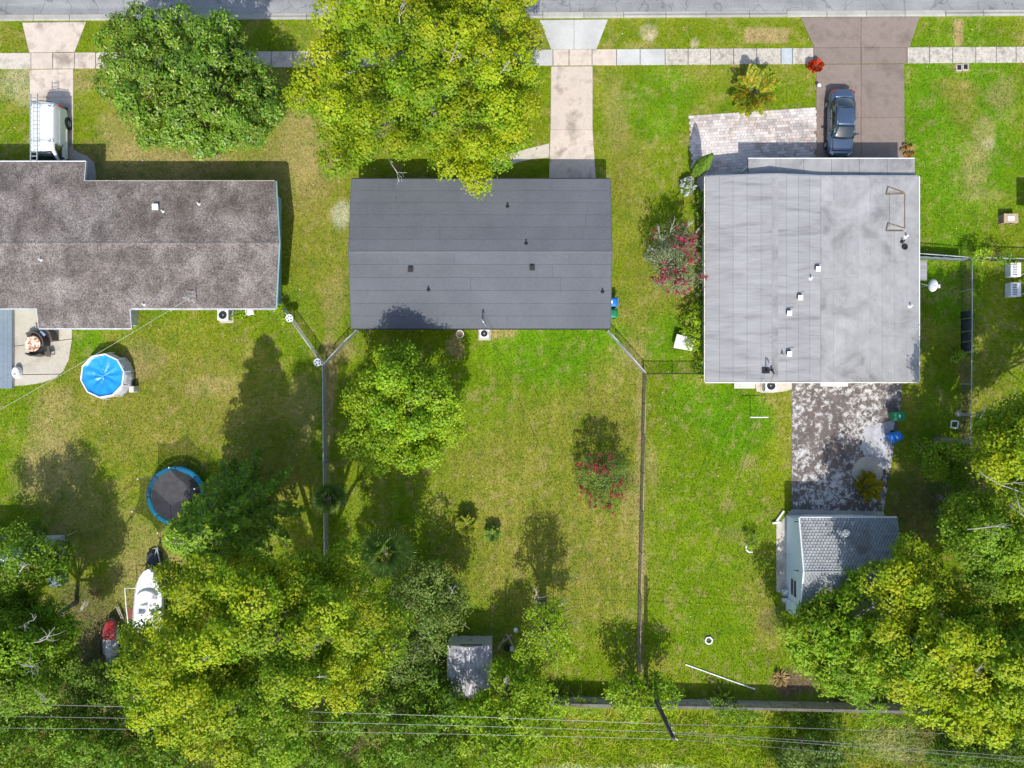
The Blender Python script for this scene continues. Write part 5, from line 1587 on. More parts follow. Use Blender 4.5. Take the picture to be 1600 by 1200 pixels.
def patio_set():
    z0 = .05
    c = V(51.5, 537, .7)
    t = thing('patio_table', 'round mosaic-topped table on the left patio', 'table', (c[0], c[1], z0))
    MB().lathe([(0, .66), (.52, .66), (.55, .68), (.55, .71), (.5, .73), (0, .73)], 32, cap=False).build('table_top', 'mosaic', t)
    MB().lathe([(.30, 0), (.30, .03), (.09, .08), (.08, .6), (.25, .655)], 20).build('pedestal', 'wicker', t)
    def bench(name, label, cc, a0, a1, r0, r1, rz=0.0):
        b = thing(name, label, 'bench', (cc[0], cc[1], z0), rz, 'curved wicker seats on the left patio')
        def arc(rin, rout, za, zb):
            mb = MB(); n = 12; rings = []
            for i in range(n + 1):
                a = a0 + (a1 - a0) * i / n
                rings.append([(rin * math.cos(a), rin * math.sin(a), za), (rout * math.cos(a), rout * math.sin(a), za), (rout * math.cos(a), rout * math.sin(a), zb), (rin * math.cos(a), rin * math.sin(a), zb)])
            return mb.loft(rings)
        arc(r0, r1, .06, .42).build('seat', 'wicker', b, bevel=.02)
        arc(r1 - .1, r1, .425, .78).build('backrest', 'wicker', b, bevel=.02)
        for a in (a0 + .05, a1 - .05):
            for rr in (r0 + .06, r1 - .06):
                MB().box((rr * math.cos(a), rr * math.sin(a), .03), (.05, .05, .06)).build('leg', 'dark_metal', b)
        return b
    b = bench('curved_bench', 'curved wicker bench with blue cushions behind the mosaic table', V(53, 538, .4), R(-10), R(95), .62, .95)
    o = MB().box((*XY(66, 522, .55), .56), (.42, .32, .14), rz=R(-40)).build('cushion', 'cushion', None, bevel=.05)
    tag(o, 'blue and white patterned cushion on the curved wicker bench', 'cushion')
    bench('curved_bench', 'outer curved wicker bench nearest the brown roof edge', V(55, 535, .5), R(5), R(80), 1.10, 1.40)
    bench('curved_bench', 'curved wicker bench below the mosaic table', V(58, 534, .4), R(-125), R(-60), .78, 1.05)
    for q, lab in (((46, 522), 'small square wicker side stool above the mosaic table'), ((75, 552), 'small square wicker side stool at the end of the lower bench')):
        p = XY(*q, .45)
        s = thing('wicker_stool', lab, 'stool', (p[0], p[1], z0), R(25), 'wicker stools on the left patio')
        MB().box((0, 0, .40), (.42, .36, .08)).build('seat', 'wicker', s, bevel=.02)
        for sx in (-1, 1):
            for sy in (-1, 1): MB().box((sx * .17, sy * .14, .18), (.05, .05, .36)).build('leg', 'wicker', s)
    # white tank by the patio cover
    p = XY(26, 582, .3)
    s = thing('white_storage_tank', 'rounded white plastic tank standing at the patio edge', 'tank', (p[0], p[1], z0))
    rings = []
    for z, k in ((0, .9), (.05, 1), (.30, 1), (.40, .93), (.45, .75)):
        rings.append([(.27 * k * math.cos(a), .42 * k * math.sin(a), z) for a in np.linspace(0, 2 * math.pi, 24, endpoint=False)])
    MB().loft(rings).build('tank_body', 'white_paint', s, smooth=False, bevel=.02)
    MB().lathe([(0, 0), (.09, 0), (.09, .05), (0, .06)], 16, (0, -.15, .45)).build('lid', 'vinyl_grey', s)
patio_set()

def ac_unit(label, q, size=.75, h=.75, z0=.0):
    p = XY(*q, h)
    t = thing('air_conditioner', label, 'air conditioner', (p[0], p[1], z0), group='outdoor air conditioner units')
    s = size
    MB().box((0, 0, .04), (s + .25, s + .25, .08)).build('base_pad', 'concrete_old', t, bevel=.01)
    for k in range(9):
        MB().box((0, 0, .12 + k * (h - .16) / 9 + .02), (s - .02, s - .02, (h - .16) / 9 - .02)).build('louvre', 'galvanised', t, bevel=.006)
    MB().box((0, 0, .08 + (h - .12) / 2), (s - .08, s - .08, h - .13)).build('coil', 'dark_metal', t)
    top = MB()
    n = 32; vs = []; fs = []
    for k in range(n):
        a = 2 * math.pi * k / n
        m_ = max(abs(math.cos(a)), abs(math.sin(a)))
        vs += [(s / 2 * math.cos(a) / m_, s / 2 * math.sin(a) / m_, h - .02), (s * .40 * math.cos(a), s * .40 * math.sin(a), h + .02), (s * .38 * math.cos(a), s * .38 * math.sin(a), h - .08)]
    for k in range(n):
        j = (k + 1) % n
        fs += [(k * 3, j * 3, j * 3 + 1, k * 3 + 1), (k * 3 + 1, j * 3 + 1, j * 3 + 2, k * 3 + 2)]
    top.add(vs, fs).build('top_panel', 'white_paint', t)
    fan = MB()
    for k in range(4):
        a = 2 * math.pi * k / 4 + .3
        rows = []
        for rr in (.06, s * .22, s * .36):
            rows.append([(rr * math.cos(a + d), rr * math.sin(a + d), h - .10 + dz) for d, dz in ((-.38, -.03), (0, 0), (.38, .03))])
        fan.grid(rows)
    fan.lathe([(0, -.03), (.07, -.03), (.07, .04), (0, .05)], 12, (0, 0, h - .09))
    fan.build('fan', 'steel', t, solid=.006)
    return t
ac_unit('square white air conditioner below the brown gravel roof gutter', (348, 492))
ac_unit('white air conditioner with round fan under the slate roof service mast', (756.5, 521), .62)
ac_unit('white air conditioner behind the grey roof house beside its white bench', (1205, 602.5), .78)

def misc():
    p = XY(391, 487, .4)
    t = thing('plastic_chair', 'white plastic chair half under the brown roof gutter', 'chair', (p[0], p[1], 0), R(10))
    MB().box((0, 0, .42), (.46, .46, .04)).build('seat', 'white_paint', t, bevel=.015)
    MB().box((0, .22, .66), (.46, .04, .44), rx=R(-8)).build('backrest', 'white_paint', t, bevel=.015)
    for sx in (-1, 1):
        for sy in (-1, 1): MB().box((sx * .2, sy * .2, .2), (.04, .04, .40)).build('leg', 'white_paint', t)
        MB().box((sx * .23, 0, .62), (.05, .44, .03)).build('armrest', 'white_paint', t, bevel=.01)
    # planter by the slate-roof house
    p = XY(718.5, 522, .4)
    t = thing('round_planter', 'round pale planter at the rear wall of the slate roof house', 'planter', (p[0], p[1], 0))
    MB().lathe([(.16, 0), (.20, .02), (.27, .42), (.29, .45), (.23, .45), (.21, .36)], 24, cap=False).build('pot', 'dirty_white', t)
    MB().lathe([(0, .37), (.22, .36)], 20, cap=False).build('soil', 'soil', t)
    # wheelie bins
    def bin_(label, X, Y, rz, mat, z0=0, logo=True):
        b = thing('wheelie_bin', label, 'bin', (X, Y, z0), rz, 'wheelie bins')
        rings = []
        for z, k in ((.04, .78), (.5, .9), (1.0, 1.0)):
            rings.append([(.29 * k * x, .33 * k * y, z) for x, y in ((-1, -1), (1, -1), (1, 1), (-1, 1))])
        MB().loft(rings).build('bin_body', mat, b, bevel=.04)
        l = []
        for y in np.linspace(-.37, .40, 6):
            l.append([(x * .315, y, 1.02 + .05 * (1 - x * x) * (1 - (y / .42) ** 2)) for x in np.linspace(-1, 1, 5)])
        lid = MB().grid(l).build('lid', mat, b, smooth=True, solid=.03)
        if logo: MB().box((0, .02, 1.083), (.20, .09, .006)).build('lid_sticker', 'white_paint', lid)
        MB().tube([(-.24, -.42, .98), (.24, -.42, .98)], .018, 6).build('handle', mat, b)
        for s in (-1, 1):
            MB().lathe([(.04, -.03), (.12, -.03), (.12, .03), (.04, .03)], 16, (s * .27, -.28, .12), 'x', cap=False).build('wheel', 'black_rubber', b)
    p = XY(1405, 650, 1.0); bin_('green lidded wheelie bin at the edge of the peeling pad', p[0], p[1], R(90), 'bin_green', .04)
    p = XY(1400.5, 683, 1.0); bin_('blue recycling bin turned askew below the green bin', p[0], p[1], R(115), 'bin_blue', .04)
    p = XY(956.5, 472, 1.0); bin_('blue recycling bin against the right wall of the slate roof house', p[0], p[1], R(90), 'bin_blue')
    p = XY(956, 490, 1.0); bin_('pale green bin below the blue one at the slate roof wall', p[0], p[1], R(90), 'bin_green', 0, False)
    # leaning white board / slab
    q = [XY(1054, 523), XY(1081, 530), XY(1078, 549), XY(1049, 544)]
    o = MB().slab([(*q[3], .62), (*q[2], .58), (*q[1], .72), (*q[0], .74)], .07).build('board', 'dirty_white', None, bevel=.015)
    c = (sum(a[0] for a in q) / 4, sum(a[1] for a in q) / 4)
    t = thing('white_table', 'low white board table on the grass left of the grey roof', 'table', (c[0], c[1], 0))
    o.parent = t; o.location = (-c[0], -c[1], 0); o.name = 'table_top'
    for a in q:
        f = .82
        MB().box(((a[0] - c[0]) * f, (a[1] - c[1]) * f, .29), (.06, .06, .56)).build('leg', 'wood_grey', t)
    # clothes line posts
    b = V(1172, 650)
    t = thing('clothes_line_post', 'white T-shaped clothes line post behind the grey roof house', 'clothes post', b)
    MB().tube([(0, 0, 0), (0, 0, 1.75)], .03, 8).build('post', 'galvanised', t)
    c = V(1186.5, 652, 1.75)
    MB().tube([(c[0] - b[0] - .62, c[1] - b[1], 1.75), (c[0] - b[0] + .62, c[1] - b[1], 1.75)], .035, 8).build('crossbar', 'white_paint', t)
    b = V(1497, 646)
    t = thing('clothes_line_post', 'tall steel T-shaped clothes line post in the shaded right yard', 'clothes post', b)
    MB().lathe([(.26, 0), (.22, .12), (.08, .16)], 10).build('footing', 'concrete_grey', t)
    MB().tube([(0, 0, 0), (0, 0, 2.5)], .04, 8).build('post', 'galvanised', t)
    MB().tube([(-.30, -.62, 2.5), (.30, .62, 2.5)], .04, 8).build('crossbar', 'galvanised', t)
    # ring edgings
    def ring(label, q, r_, n, rz, part=1.0):
        p = V(*q)
        t = thing('edging_ring', label, 'edging ring', p, rz, 'white ring edgings on the grass')
        k = int(n * part)
        for i in range(k):
            a0, a1 = 2 * math.pi * i / n, 2 * math.pi * (i + 1) / n
            MB().tube([(r_ * math.cos(a0), r_ * math.sin(a0), .10), (r_ * math.cos(a1), r_ * math.sin(a1), .10)], .055, 6).build('edging_piece', 'white_paint', t)
    ring('small white six-sided ring edging on the open right lawn', (1107, 1000), .26, 6, .2)
    ring('half-open white ring edging round a small shrub in the right yard', (1172, 855), .34, 8, 2.0, .55)
    ring('squarish white ring edging beside the tall clothes post', (1490, 663), .34, 4, .65)
    # long pole on the grass
    a = V(1071, 1038, .04); b = V(1180, 1077, .04)
    tag(MB().tube([a, b], .045, 8).build('long_pole', 'white_paint', None), 'long white pole lying on the right lawn near the back wall', 'pole')
    # coolers and brick stand on the right
    for q, lab in (((1588, 421), 'white air conditioner box at the right edge, the upper of two'), ((1588, 452), 'white air conditioner box at the right edge, the lower of two')):
        p = XY(*q, .7)
        t = thing('window_air_conditioner', lab, 'air conditioner', (p[0], p[1], 0), group='white boxes at the right edge')
        MB().box((0, 0, .36), (.72, .98, .64)).build('casing', 'white_paint', t, bevel=.03)
        for k in range(7): MB().box((-.08, -.36 + k * .12, .688), (.34, .045, .012)).build('grille_slat', 'dark_metal', t)
        MB().box((0, 0, .02), (.6, .9, .06)).build('base_pad', 'concrete_old', t)
        MB().tube([(.36, -.3, .3), (.55, -.35, .4), (.8, -.2, .5)], .025, 6).build('refrigerant_pipe', 'dirty_white', t)
    p = XY(1580, 341, .6)
    t = thing('brick_grill', 'small brown brick barbecue with ash tray at the right lawn edge', 'barbecue', (p[0], p[1], 0))
    for s in (-1, 1):
        for k in range(8):
            MB().box((s * .42, 0, .035 + k * .07), (.2, .62, .062)).build('brick_course', 'red_brown' if k % 2 else 'wood_grey', t, bevel=.006)
    MB().box((0, .26, .28), (.62, .1, .56)).build('back_bricks', 'wood_grey', t, bevel=.01)
    MB().box((0, 0, .585), (1.0, .66, .05)).build('slab_top', 'wood', t, bevel=.01)
    MB().box((-.02, -.02, .625), (.5, .36, .03)).build('ash_tray', 'dirty_white', t, bevel=.01)
    # satellite dish
    p = V(1453, 446, 2.2)
    t = thing('satellite_dish', 'white satellite dish on a pole right of the grey roof house', 'satellite dish', (p[0], p[1], 0))
    MB().tube([(-.5, .15, 2.0), (-.12, .02, 2.1)], .025, 6).tube([(-.12, .02, 0), (-.12, .02, 2.1)], .03, 8).build('pole', 'steel', t)
    rows = []
    for i in range(6):
        rr = i / 5
        rows.append([(.08 + .12 * rr * rr + rr * .14 * math.cos(a), rr * .42 * math.sin(a) , 2.2 + rr * .34 * math.cos(a)) for a in np.linspace(0, 2 * math.pi, 25)])
    MB().grid(rows).build('dish', 'white_paint', t, smooth=True, solid=.015)
    MB().tube([(.06, 0, 2.0), (.60, -.05, 2.1)], .02, 6).build('feed_arm', 'white_paint', t)
    MB().box((.64, -.05, 2.15), (.12, .24, .12)).build('feed_horn', 'white_paint', t, bevel=.02)
    # bench and long window box behind the grey roof
    p = XY(1160, 603)
    t = thing('white_bench', 'white wooden bench against the rear of the grey roof house', 'bench', (p[0] , p[1] , 0))
    for k in range(3): MB().box((0, -.12 + k * .13, .45), (1.45, .11, .04)).build('slat', 'dirty_white', t, bevel=.006)
    for s in (-1, 1):
        for sy in (-1, 1): MB().box((s * .62, sy * .13, .215), (.06, .06, .43)).build('leg', 'dirty_white', t)
    p = XY(1300, 599, .4)
    t = thing('chest_freezer', 'long white chest against the rear wall on the peeling pad', 'chest', (p[0], p[1], .04))
    MB().box((0, .05, .33), (1.9, .50, .64)).build('cabinet', 'vinyl_grey', t, bevel=.03)
    MB().box((0, .05, .69), (1.94, .54, .07)).build('lid', 'dirty_white', t, bevel=.02)
    MB().box((0, -.235, .66), (.25, .03, .04)).build('handle', 'steel', t)
    # meters by the sidewalk
    for q, lab in (((1498, 106), 'left water meter box in the right front lawn'), ((1508, 105), 'right water meter box in the right front lawn')):
        p = XY(*q)
        t = thing('water_meter_box', lab, 'meter box', (p[0], p[1], 0), group='water meter boxes')
        MB().box((0, 0, .02), (.42, .48, .08)).build('collar', 'concrete_old', t, bevel=.02)
        MB().box((0, 0, .068), (.28, .34, .015)).build('lid', 'dark_metal', t)
    # scrap by the metal shed
    for i, (q, L_, a, lab) in enumerate((((789, 1001), 1.3, 40, 'longest scrap board leaning right of the metal shed'), ((783, 1006), .9, 62, 'grey scrap board nearest the metal shed corner'), ((796, 998), .8, 120, 'short crossing scrap board right of the metal shed'))):
        p = XY(*q, .2)
        tag(MB().box((p[0], p[1], .16 + .06 * i), (L_, .10, .04), rz=R(a), ry=R(4)).build('scrap_board', 'wood' if i else 'wood_grey', None), lab, 'board', 'scrap boards by the metal shed')
    for q, m_, lab, s in (((792, 1011), 'black_plastic', 'black plastic crate in the scrap beside the metal shed', .45), ((806, 984), 'dirty_white', 'white bucket standing at the tree edge beyond the metal shed', .32), ((800, 1013), 'dirty_white', 'pale paint bucket lying in the scrap by the metal shed', .34)):
        p = XY(*q, .2)
        tag(MB().lathe([(s * .4, 0), (s * .5, s), (s * .52, s), (s * .44, s * .9)], 12, (p[0], p[1], 0)).build('bucket', m_, None), lab, 'bucket')
    p = XY(86, 907, .8)
    t = thing('grey_cabinet', 'grey weathered cabinet standing in the left edge shade', 'cabinet', (p[0], p[1], 0), R(5))
    MB().box((0, 0, .4), (.85, .75, .78)).build('carcass', 'porch_metal', t, bevel=.02)
    MB().box((0, 0, .81), (.92, .82, .04)).build('lid', 'porch_metal', t, bevel=.01)
    # solar path light
    p = V(1276, 137)
    t = thing('path_light', 'small white garden light at the lawn corner by the blue sedan', 'garden light', p)
    MB().tube([(0, 0, 0), (0, 0, .4)], .02, 6).build('stake', 'steel', t)
    MB().lathe([(.05, .36), (.12, .40), (.13, .44), (.0, .5)], 12).build('lamp_head', 'white_paint', t)
    # small lumber pile at garage corner
    for i, (q, L_, a, lab) in enumerate((((1218, 806), .9, 55, 'white board on the small heap at the garage corner'), ((1211, 816), .5, 10, 'short pale block on the small heap at the garage corner'))):
        p = XY(*q)
        tag(MB().box((p[0], p[1], .12 + .05 * i), (L_, .14, .08), rz=R(a)).build('loose_board', 'dirty_white', None), lab, 'board', 'loose boards at the garage corner')
    for q, mt, lab, s in (((1225, 925), 'galvanised', 'grey round pot in the row beside the garage door', .5), ((1226, 938), 'dirty_white', 'pale round pot in the row beside the garage door', .36), ((1239, 953), 'vinyl_grey', 'squat grey tub at the far garage corner', .42)):
        p = XY(*q, .3)
        tag(MB().lathe([(s * .38, 0), (s * .5, s * .9), (s * .54, s * .9), (s * .46, s * .8), (0, s * .78)], 16, (p[0], p[1], 0), cap=False).build('garden_pot', mt, None), lab, 'pot')
misc()
# ================================================================== TREES AND PLANTS
def leaves_mesh(name, parent, pos, nrm, length, width, cols, mat, r_, droop=0.0):
    """one folded diamond leaf per position"""
    n = len(pos)
    nrm = nrm / (np.linalg.norm(nrm, axis=1, keepdims=True) + 1e-9)
    t = r_.normal(size=(n, 3)); t -= nrm * (t * nrm).sum(1, keepdims=True)
    t /= (np.linalg.norm(t, axis=1, keepdims=True) + 1e-9)
    b = np.cross(nrm, t)
    L = (length * r_.uniform(.7, 1.3, n))[:, None]; W = (width * r_.uniform(.7, 1.3, n))[:, None]
    v = np.empty((n, 4, 3), np.float32)
    v[:, 0] = pos - t * L * .5
    v[:, 1] = pos + b * W * .5 + nrm * W * .12
    v[:, 2] = pos + t * L * .5 - nrm * L * droop
    v[:, 3] = pos - b * W * .5 + nrm * W * .12
    return np_mesh(name, v.reshape(-1, 3), np.arange(n * 4), 4, cols, mat, parent)

GAIN = 1.7
def pal(r_, n, colors, weights, jit=.07):
    idx = r_.choice(len(colors), size=n, p=np.array(weights) / sum(weights))
    c = np.array(colors)[idx]
    c = c * GAIN if c.max() < .45 else c
    return np.clip(c * (1 + r_.normal(0, jit, (n, 1))) * (1 + r_.normal(0, .05, (n, 3))), .003, .9)

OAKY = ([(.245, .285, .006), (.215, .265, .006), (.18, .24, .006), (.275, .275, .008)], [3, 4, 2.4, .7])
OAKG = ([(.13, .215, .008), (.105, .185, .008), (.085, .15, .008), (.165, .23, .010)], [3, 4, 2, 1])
MAGN = ([(.085, .155, .010), (.060, .115, .008), (.115, .185, .014), (.22, .24, .05)], [4, 4, 2, .6])
BRIGHT = ([(.19, .285, .010), (.15, .24, .010), (.11, .18, .008), (.25, .32, .015)], [3, 4, 2, 1])
DULL = ([(.12, .18, .03), (.09, .14, .022), (.16, .21, .05), (.07, .11, .02)], [3, 3, 1.5, 2])
DARK = ([(.075, .14, .012), (.06, .11, .010), (.11, .18, .015)], [3, 3, 1.5])
CONI = ([(.12, .20, .016), (.085, .15, .012), (.20, .27, .02)], [3, 2.5, 1.6])
UNDER = ([(.115, .20, .010), (.092, .165, .010), (.15, .235, .015), (.072, .13, .01)], [3, 3, 1.6, 2])
MANGO = ([(.145, .25, .010), (.115, .205, .010), (.19, .28, .014), (.24, .26, .02)], [4, 3, 2, .6])
MYR1 = ([(.20, .22, .13), (.15, .175, .09), (.11, .14, .06)], [3, 3, 2])
MYR2 = ([(.10, .17, .025), (.075, .13, .02), (.14, .20, .04)], [3, 3, 2])

def tree(name, label, poly, zlow, ztop, base, palette, seed, spacing=1.35, lobe=.95, sprays=60, per=14, leaf=(.165, .115), mat='leaf', trunk=.28, bark='bark',
         cat='tree', sigma=.17, under=.85, dead=(), group=None, regional=None, flat_=.75, limbs=14, flowers=None, macro=.45, lit_tops=None, inset=.6):
    r_ = np.random.default_rng(seed)
    zm = zlow * .35 + ztop * .65
    k = F / (H - zm)
    poly = [(float(a), float(b)) for a, b in poly]
    xs = [p[0] for p in poly]; ys = [p[1] for p in poly]
    lpx = lobe * k
    # lobe centres, dart throwing over the crown outline
    cand = np.stack([r_.uniform(min(xs), max(xs), 6000), r_.uniform(min(ys), max(ys), 6000)], 1)
    ok = inpoly(cand[:, 0], cand[:, 1], poly)
    d = dpoly(cand[:, 0], cand[:, 1], poly)
    cand, d = cand[ok & (d > lpx * inset)], d[ok & (d > lpx * inset)]
    keep = []
    sp = spacing * k
    for i in range(len(cand)):
        if all((cand[i, 0] - cand[j, 0]) ** 2 + (cand[i, 1] - cand[j, 1]) ** 2 > sp * sp for j in keep):
            keep.append(i)
            if len(keep) > 260: break
    c2 = cand[keep]; dd = d[keep]
    dm = max(dd.max(), 1)
    f = np.sqrt(np.clip(1 - (1 - dd / dm) ** 2, 0, 1))
    z = zlow + (ztop - zlow) * f + r_.normal(0, .10 * (ztop - zlow), len(f))
    z = z + macro * .42 * (ztop - zlow) * (vnoise(c2[:, 0], c2[:, 1], 1 / 62., seed) - .5) * 2 * np.clip(dd / dm * 3, .3, 1)
    z = np.clip(z, zlow * .8, ztop + .6)
    X = (c2[:, 0] - 800) * (H - z) / F; Y = (600 - c2[:, 1]) * (H - z) / F
    C = np.stack([X, Y, z], 1)
    rad = lobe * r_.uniform(.75, 1.2, len(C))
    # lower layer that fills the crown from the side
    m = r_.random(len(C)) < under
    low = C[m].copy(); low[:, 2] = np.maximum(zlow * .8, low[:, 2] - r_.uniform(.7, 1.5, m.sum()))
    bx, by = XY(*base)
    low[:, :2] += (np.array([bx, by]) - low[:, :2]) * .12
    C = np.vstack([C, low]); rad = np.concatenate([rad, rad[m] * .9])
    tint = 1 + r_.normal(0, .09, (len(C), 1))
    warm = r_.normal(0, .045, (len(C), 1))
    # sprays on the lobes, leaves around the sprays
    ns = len(C) * sprays
    li = np.repeat(np.arange(len(C)), sprays)
    dv = r_.normal(size=(ns, 3)); dv[:, 2] = dv[:, 2] * .85 + .35
    dv /= np.linalg.norm(dv, axis=1, keepdims=True)
    sc = C[li] + dv * (rad[li] * r_.uniform(.84, 1.06, ns))[:, None] * np.array([1, 1, flat_])
    si = np.repeat(np.arange(ns), per)
    n = len(si)
    pos = sc[si] + r_.normal(0, sigma, (n, 3)) * np.array([1, 1, .6])
    pos[:, 2] = np.maximum(pos[:, 2], .15)
    nr = dv[si] * .95 + np.array([0, -.08, .62]) + r_.normal(0, .32, (n, 3))
    cols = pal(r_, n, *palette) * tint[li[si]] * (1 + r_.normal(0, .10, (ns, 1)))[si]
    if lit_tops is not None:  # upward sprays blend to the yellower palette: sunlit tops painted into leaf colour
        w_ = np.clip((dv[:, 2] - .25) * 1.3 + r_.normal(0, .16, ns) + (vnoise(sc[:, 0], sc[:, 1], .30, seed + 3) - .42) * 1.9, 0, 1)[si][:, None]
        cols = cols * (1 - w_) + pal(r_, n, *lit_tops) * tint[li[si]] * w_
    cols[:, 0] *= (1 + warm[li[si]][:, 0])
    if regional is not None:
        w_ = np.clip((fbm(pos[:, 0], pos[:, 1], .16, seed) - .46) * 4, 0, 1)[:, None]
        cols = cols * (1 - w_) + pal(r_, n, *regional) * tint[li[si]] * w_
    t = thing(name, label, cat, (bx, by, 0), group=group)
    pos = pos - np.array([bx, by, 0])
    leaves_mesh('crown', t, pos, nr, leaf[0], leaf[1], np.clip(cols, .003, .9), mat, r_, .15)
    # trunk and limbs
    mb = MB()
    top = C[:len(c2)].mean(0); hz = max(zlow * .75, .8)
    lean = np.array([top[0] - bx, top[1] - by]) * .35
    mb.tube([(0, 0, -.1), (lean[0] * .3, lean[1] * .3, hz * .5), (lean[0] * .7, lean[1] * .7, hz)], [trunk * 1.25, trunk, trunk * .85], 10)
    sel = r_.choice(len(C), min(limbs, len(C)), replace=False)
    for i in sel:
        e = C[i] - np.array([bx, by, 0])
        s_ = np.array([lean[0] * .7, lean[1] * .7, hz - .1])
        mid = s_ * .5 + e * .5 + np.array([0, 0, (e[2] - hz) * .12]) + r_.normal(0, .25, 3)
        mb.tube([s_, mid, e], [trunk * .55, trunk * .3, trunk * .1], 6)
        for q in range(3):
            e2 = mid + (e - mid) * r_.uniform(.2, .9) + r_.normal(0, 1, 3) * np.array([.8, .8, .35])
            mb.tube([mid + (e - mid) * .2, e2], [trunk * .18, trunk * .05], 5)
    mb.build('trunk', bark, t, smooth=True)
    # bare sticks above the leaves
    for (px_, py_, ln, ang) in dead:
        db = MB()
        i = np.argmin((c2[:, 0] - px_) ** 2 + (c2[:, 1] - py_) ** 2)
        zz = C[i, 2] + rad[i] * .75
        o = np.array([*XY(px_, py_, zz), zz]) - np.array([bx, by, 0])
        def grow(p, d_, L, rr, lev):
            e = p + d_ * L
            m_ = (p + e) / 2 + r_.normal(0, .05 * L, 3)
            db.tube([p, m_, e], [rr, rr * .8, rr * .5], 5)
            if lev:
                for q in range(3):
                    nd = d_ + r_.normal(0, .5, 3) * np.array([1, 1, .35]); nd /= np.linalg.norm(nd)
                    grow(p + (e - p) * r_.uniform(.35, .95), nd, L * r_.uniform(.4, .65), rr * .6, lev - 1)
        grow(o - np.array([0, 0, .5]), np.array([math.cos(ang), math.sin(ang), .35]) / 1.06, ln, .036, 2)
        db.build('dead_branch', 'bark_white', t, smooth=True)
    if flowers:
        fc, nfl, zmin = flowers
        nf = nfl
        top_i = np.where((dv[:, 2] > zmin) & (vnoise(sc[:, 0], sc[:, 1], 1.1, seed) > .38))[0]
        pick = r_.choice(top_i, nf)
        per_f = 16
        fp = np.repeat(sc[pick] + dv[pick] * .12, per_f, 0) + r_.normal(0, .075, (nf * per_f, 3)) - np.array([bx, by, 0])
        leaves_mesh('blossom', t, fp, r_.normal(size=(nf * per_f, 3)) + np.array([0, 0, .8]), .11, .10, pal(r_, nf * per_f, *fc), 'leaf', r_)
    return t

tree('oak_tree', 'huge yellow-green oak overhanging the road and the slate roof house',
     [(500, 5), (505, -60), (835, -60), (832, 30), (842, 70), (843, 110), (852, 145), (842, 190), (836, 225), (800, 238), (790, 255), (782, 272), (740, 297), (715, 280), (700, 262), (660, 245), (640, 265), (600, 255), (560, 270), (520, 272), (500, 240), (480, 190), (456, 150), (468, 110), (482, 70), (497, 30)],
     4.2, 10.5, (680, 190), OAKG, 3, lit_tops=OAKY, inset=.4, dead=[(665, 78, 1.3, 1.2), (688, 115, 1.7, 1.0), (525, 120, .9, .4), (775, 125, 1.0, 1.0), (605, 245, 1.2, -1.0), (622, 30, 1.0, 1.4)], trunk=.38, leaf=(.17, .118))
tree('magnolia_tree', 'dark glossy green magnolia beside the left driveway sidewalk',
     [(222, 0), (240, 8), (262, 28), (285, 16), (330, 25), (355, 22), (380, 50), (376, 82), (408, 100), (440, 150), (438, 190), (420, 242), (400, 228), (375, 238), (330, 228), (312, 250), (290, 228), (240, 242), (212, 228), (195, 205), (172, 175), (163, 140), (155, 95), (165, 55), (185, 38), (205, 20)],
     2.4, 7.2, (350, 182), MAGN, 5, inset=.45, mat='leaf_glossy', leaf=(.22, .105), spacing=1.15, lobe=.85, sprays=46, per=14, sigma=.15, flat_=.9)
tree('lawn_tree', 'bright green round tree in the middle yard behind the slate roof house',
     [(556, 570), (590, 548), (640, 540), (690, 572), (706, 600), (722, 640), (715, 690), (700, 722), (650, 750), (615, 738), (580, 732), (545, 718), (528, 690), (538, 650), (526, 620), (540, 590)],
     2.6, 6.6, (648, 642), BRIGHT, 8, inset=.78, leaf=(.17, .115), spacing=1.1, lobe=.82, dead=[(632, 632, 1.3, .8), (645, 625, 1.1, .3)])
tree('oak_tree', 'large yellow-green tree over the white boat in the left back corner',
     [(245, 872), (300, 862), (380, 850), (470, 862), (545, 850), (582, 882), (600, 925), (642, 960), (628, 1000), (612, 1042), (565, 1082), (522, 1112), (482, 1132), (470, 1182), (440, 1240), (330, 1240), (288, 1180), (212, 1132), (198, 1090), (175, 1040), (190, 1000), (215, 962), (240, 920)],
     4.6, 14.0, (505, 925), OAKG, 13, lit_tops=OAKY, trunk=.4, dead=[(295, 1045, .8, .6), (550, 945, 1.0, .7), (480, 1065, .8, .2)], leaf=(.17, .118))
tree('grey_green_tree', 'dull grey-green tree leaning over the metal shed from the left',
     [(590, 920), (640, 880), (700, 880), (735, 930), (732, 985), (695, 1010), (665, 1052), (610, 1065), (570, 1050), (620, 980)], 1.9, 4.3, (668, 915), DULL, 17, leaf=(.18, .10), spacing=1.05, lobe=.9, sprays=30, per=12, sigma=.18, dead=[(612, 1020, 1.2, .9), (700, 940, .8, 1.2)], group='back yard trees')
tree('shrubby_tree', 'light green loose tree right of the metal shed',
     [(835, 938), (870, 928), (900, 960), (908, 1005), (882, 1042), (840, 1048), (800, 1022), (805, 975)], 2.2, 6.0, (848, 945), BRIGHT, 19, leaf=(.17, .09), spacing=1.0, lobe=.75, sprays=26, per=11, dead=[(835, 945, .8, 1.3), (862, 958, .9, .6)], group='back yard trees')
tree('shrubby_tree', 'bright green leafy tree below and right of the metal shed',
     [(765, 1048), (800, 1030), (850, 1050), (866, 1085), (866, 1130), (842, 1180), (830, 1240), (725, 1240), (715, 1100), (745, 1088)], 1.8, 5.5, (790, 1050), BRIGHT, 23, leaf=(.22, .12), spacing=1.05, lobe=.8, sprays=30, per=12, dead=[(775, 1085, 1.2, .9)], group='back yard trees')
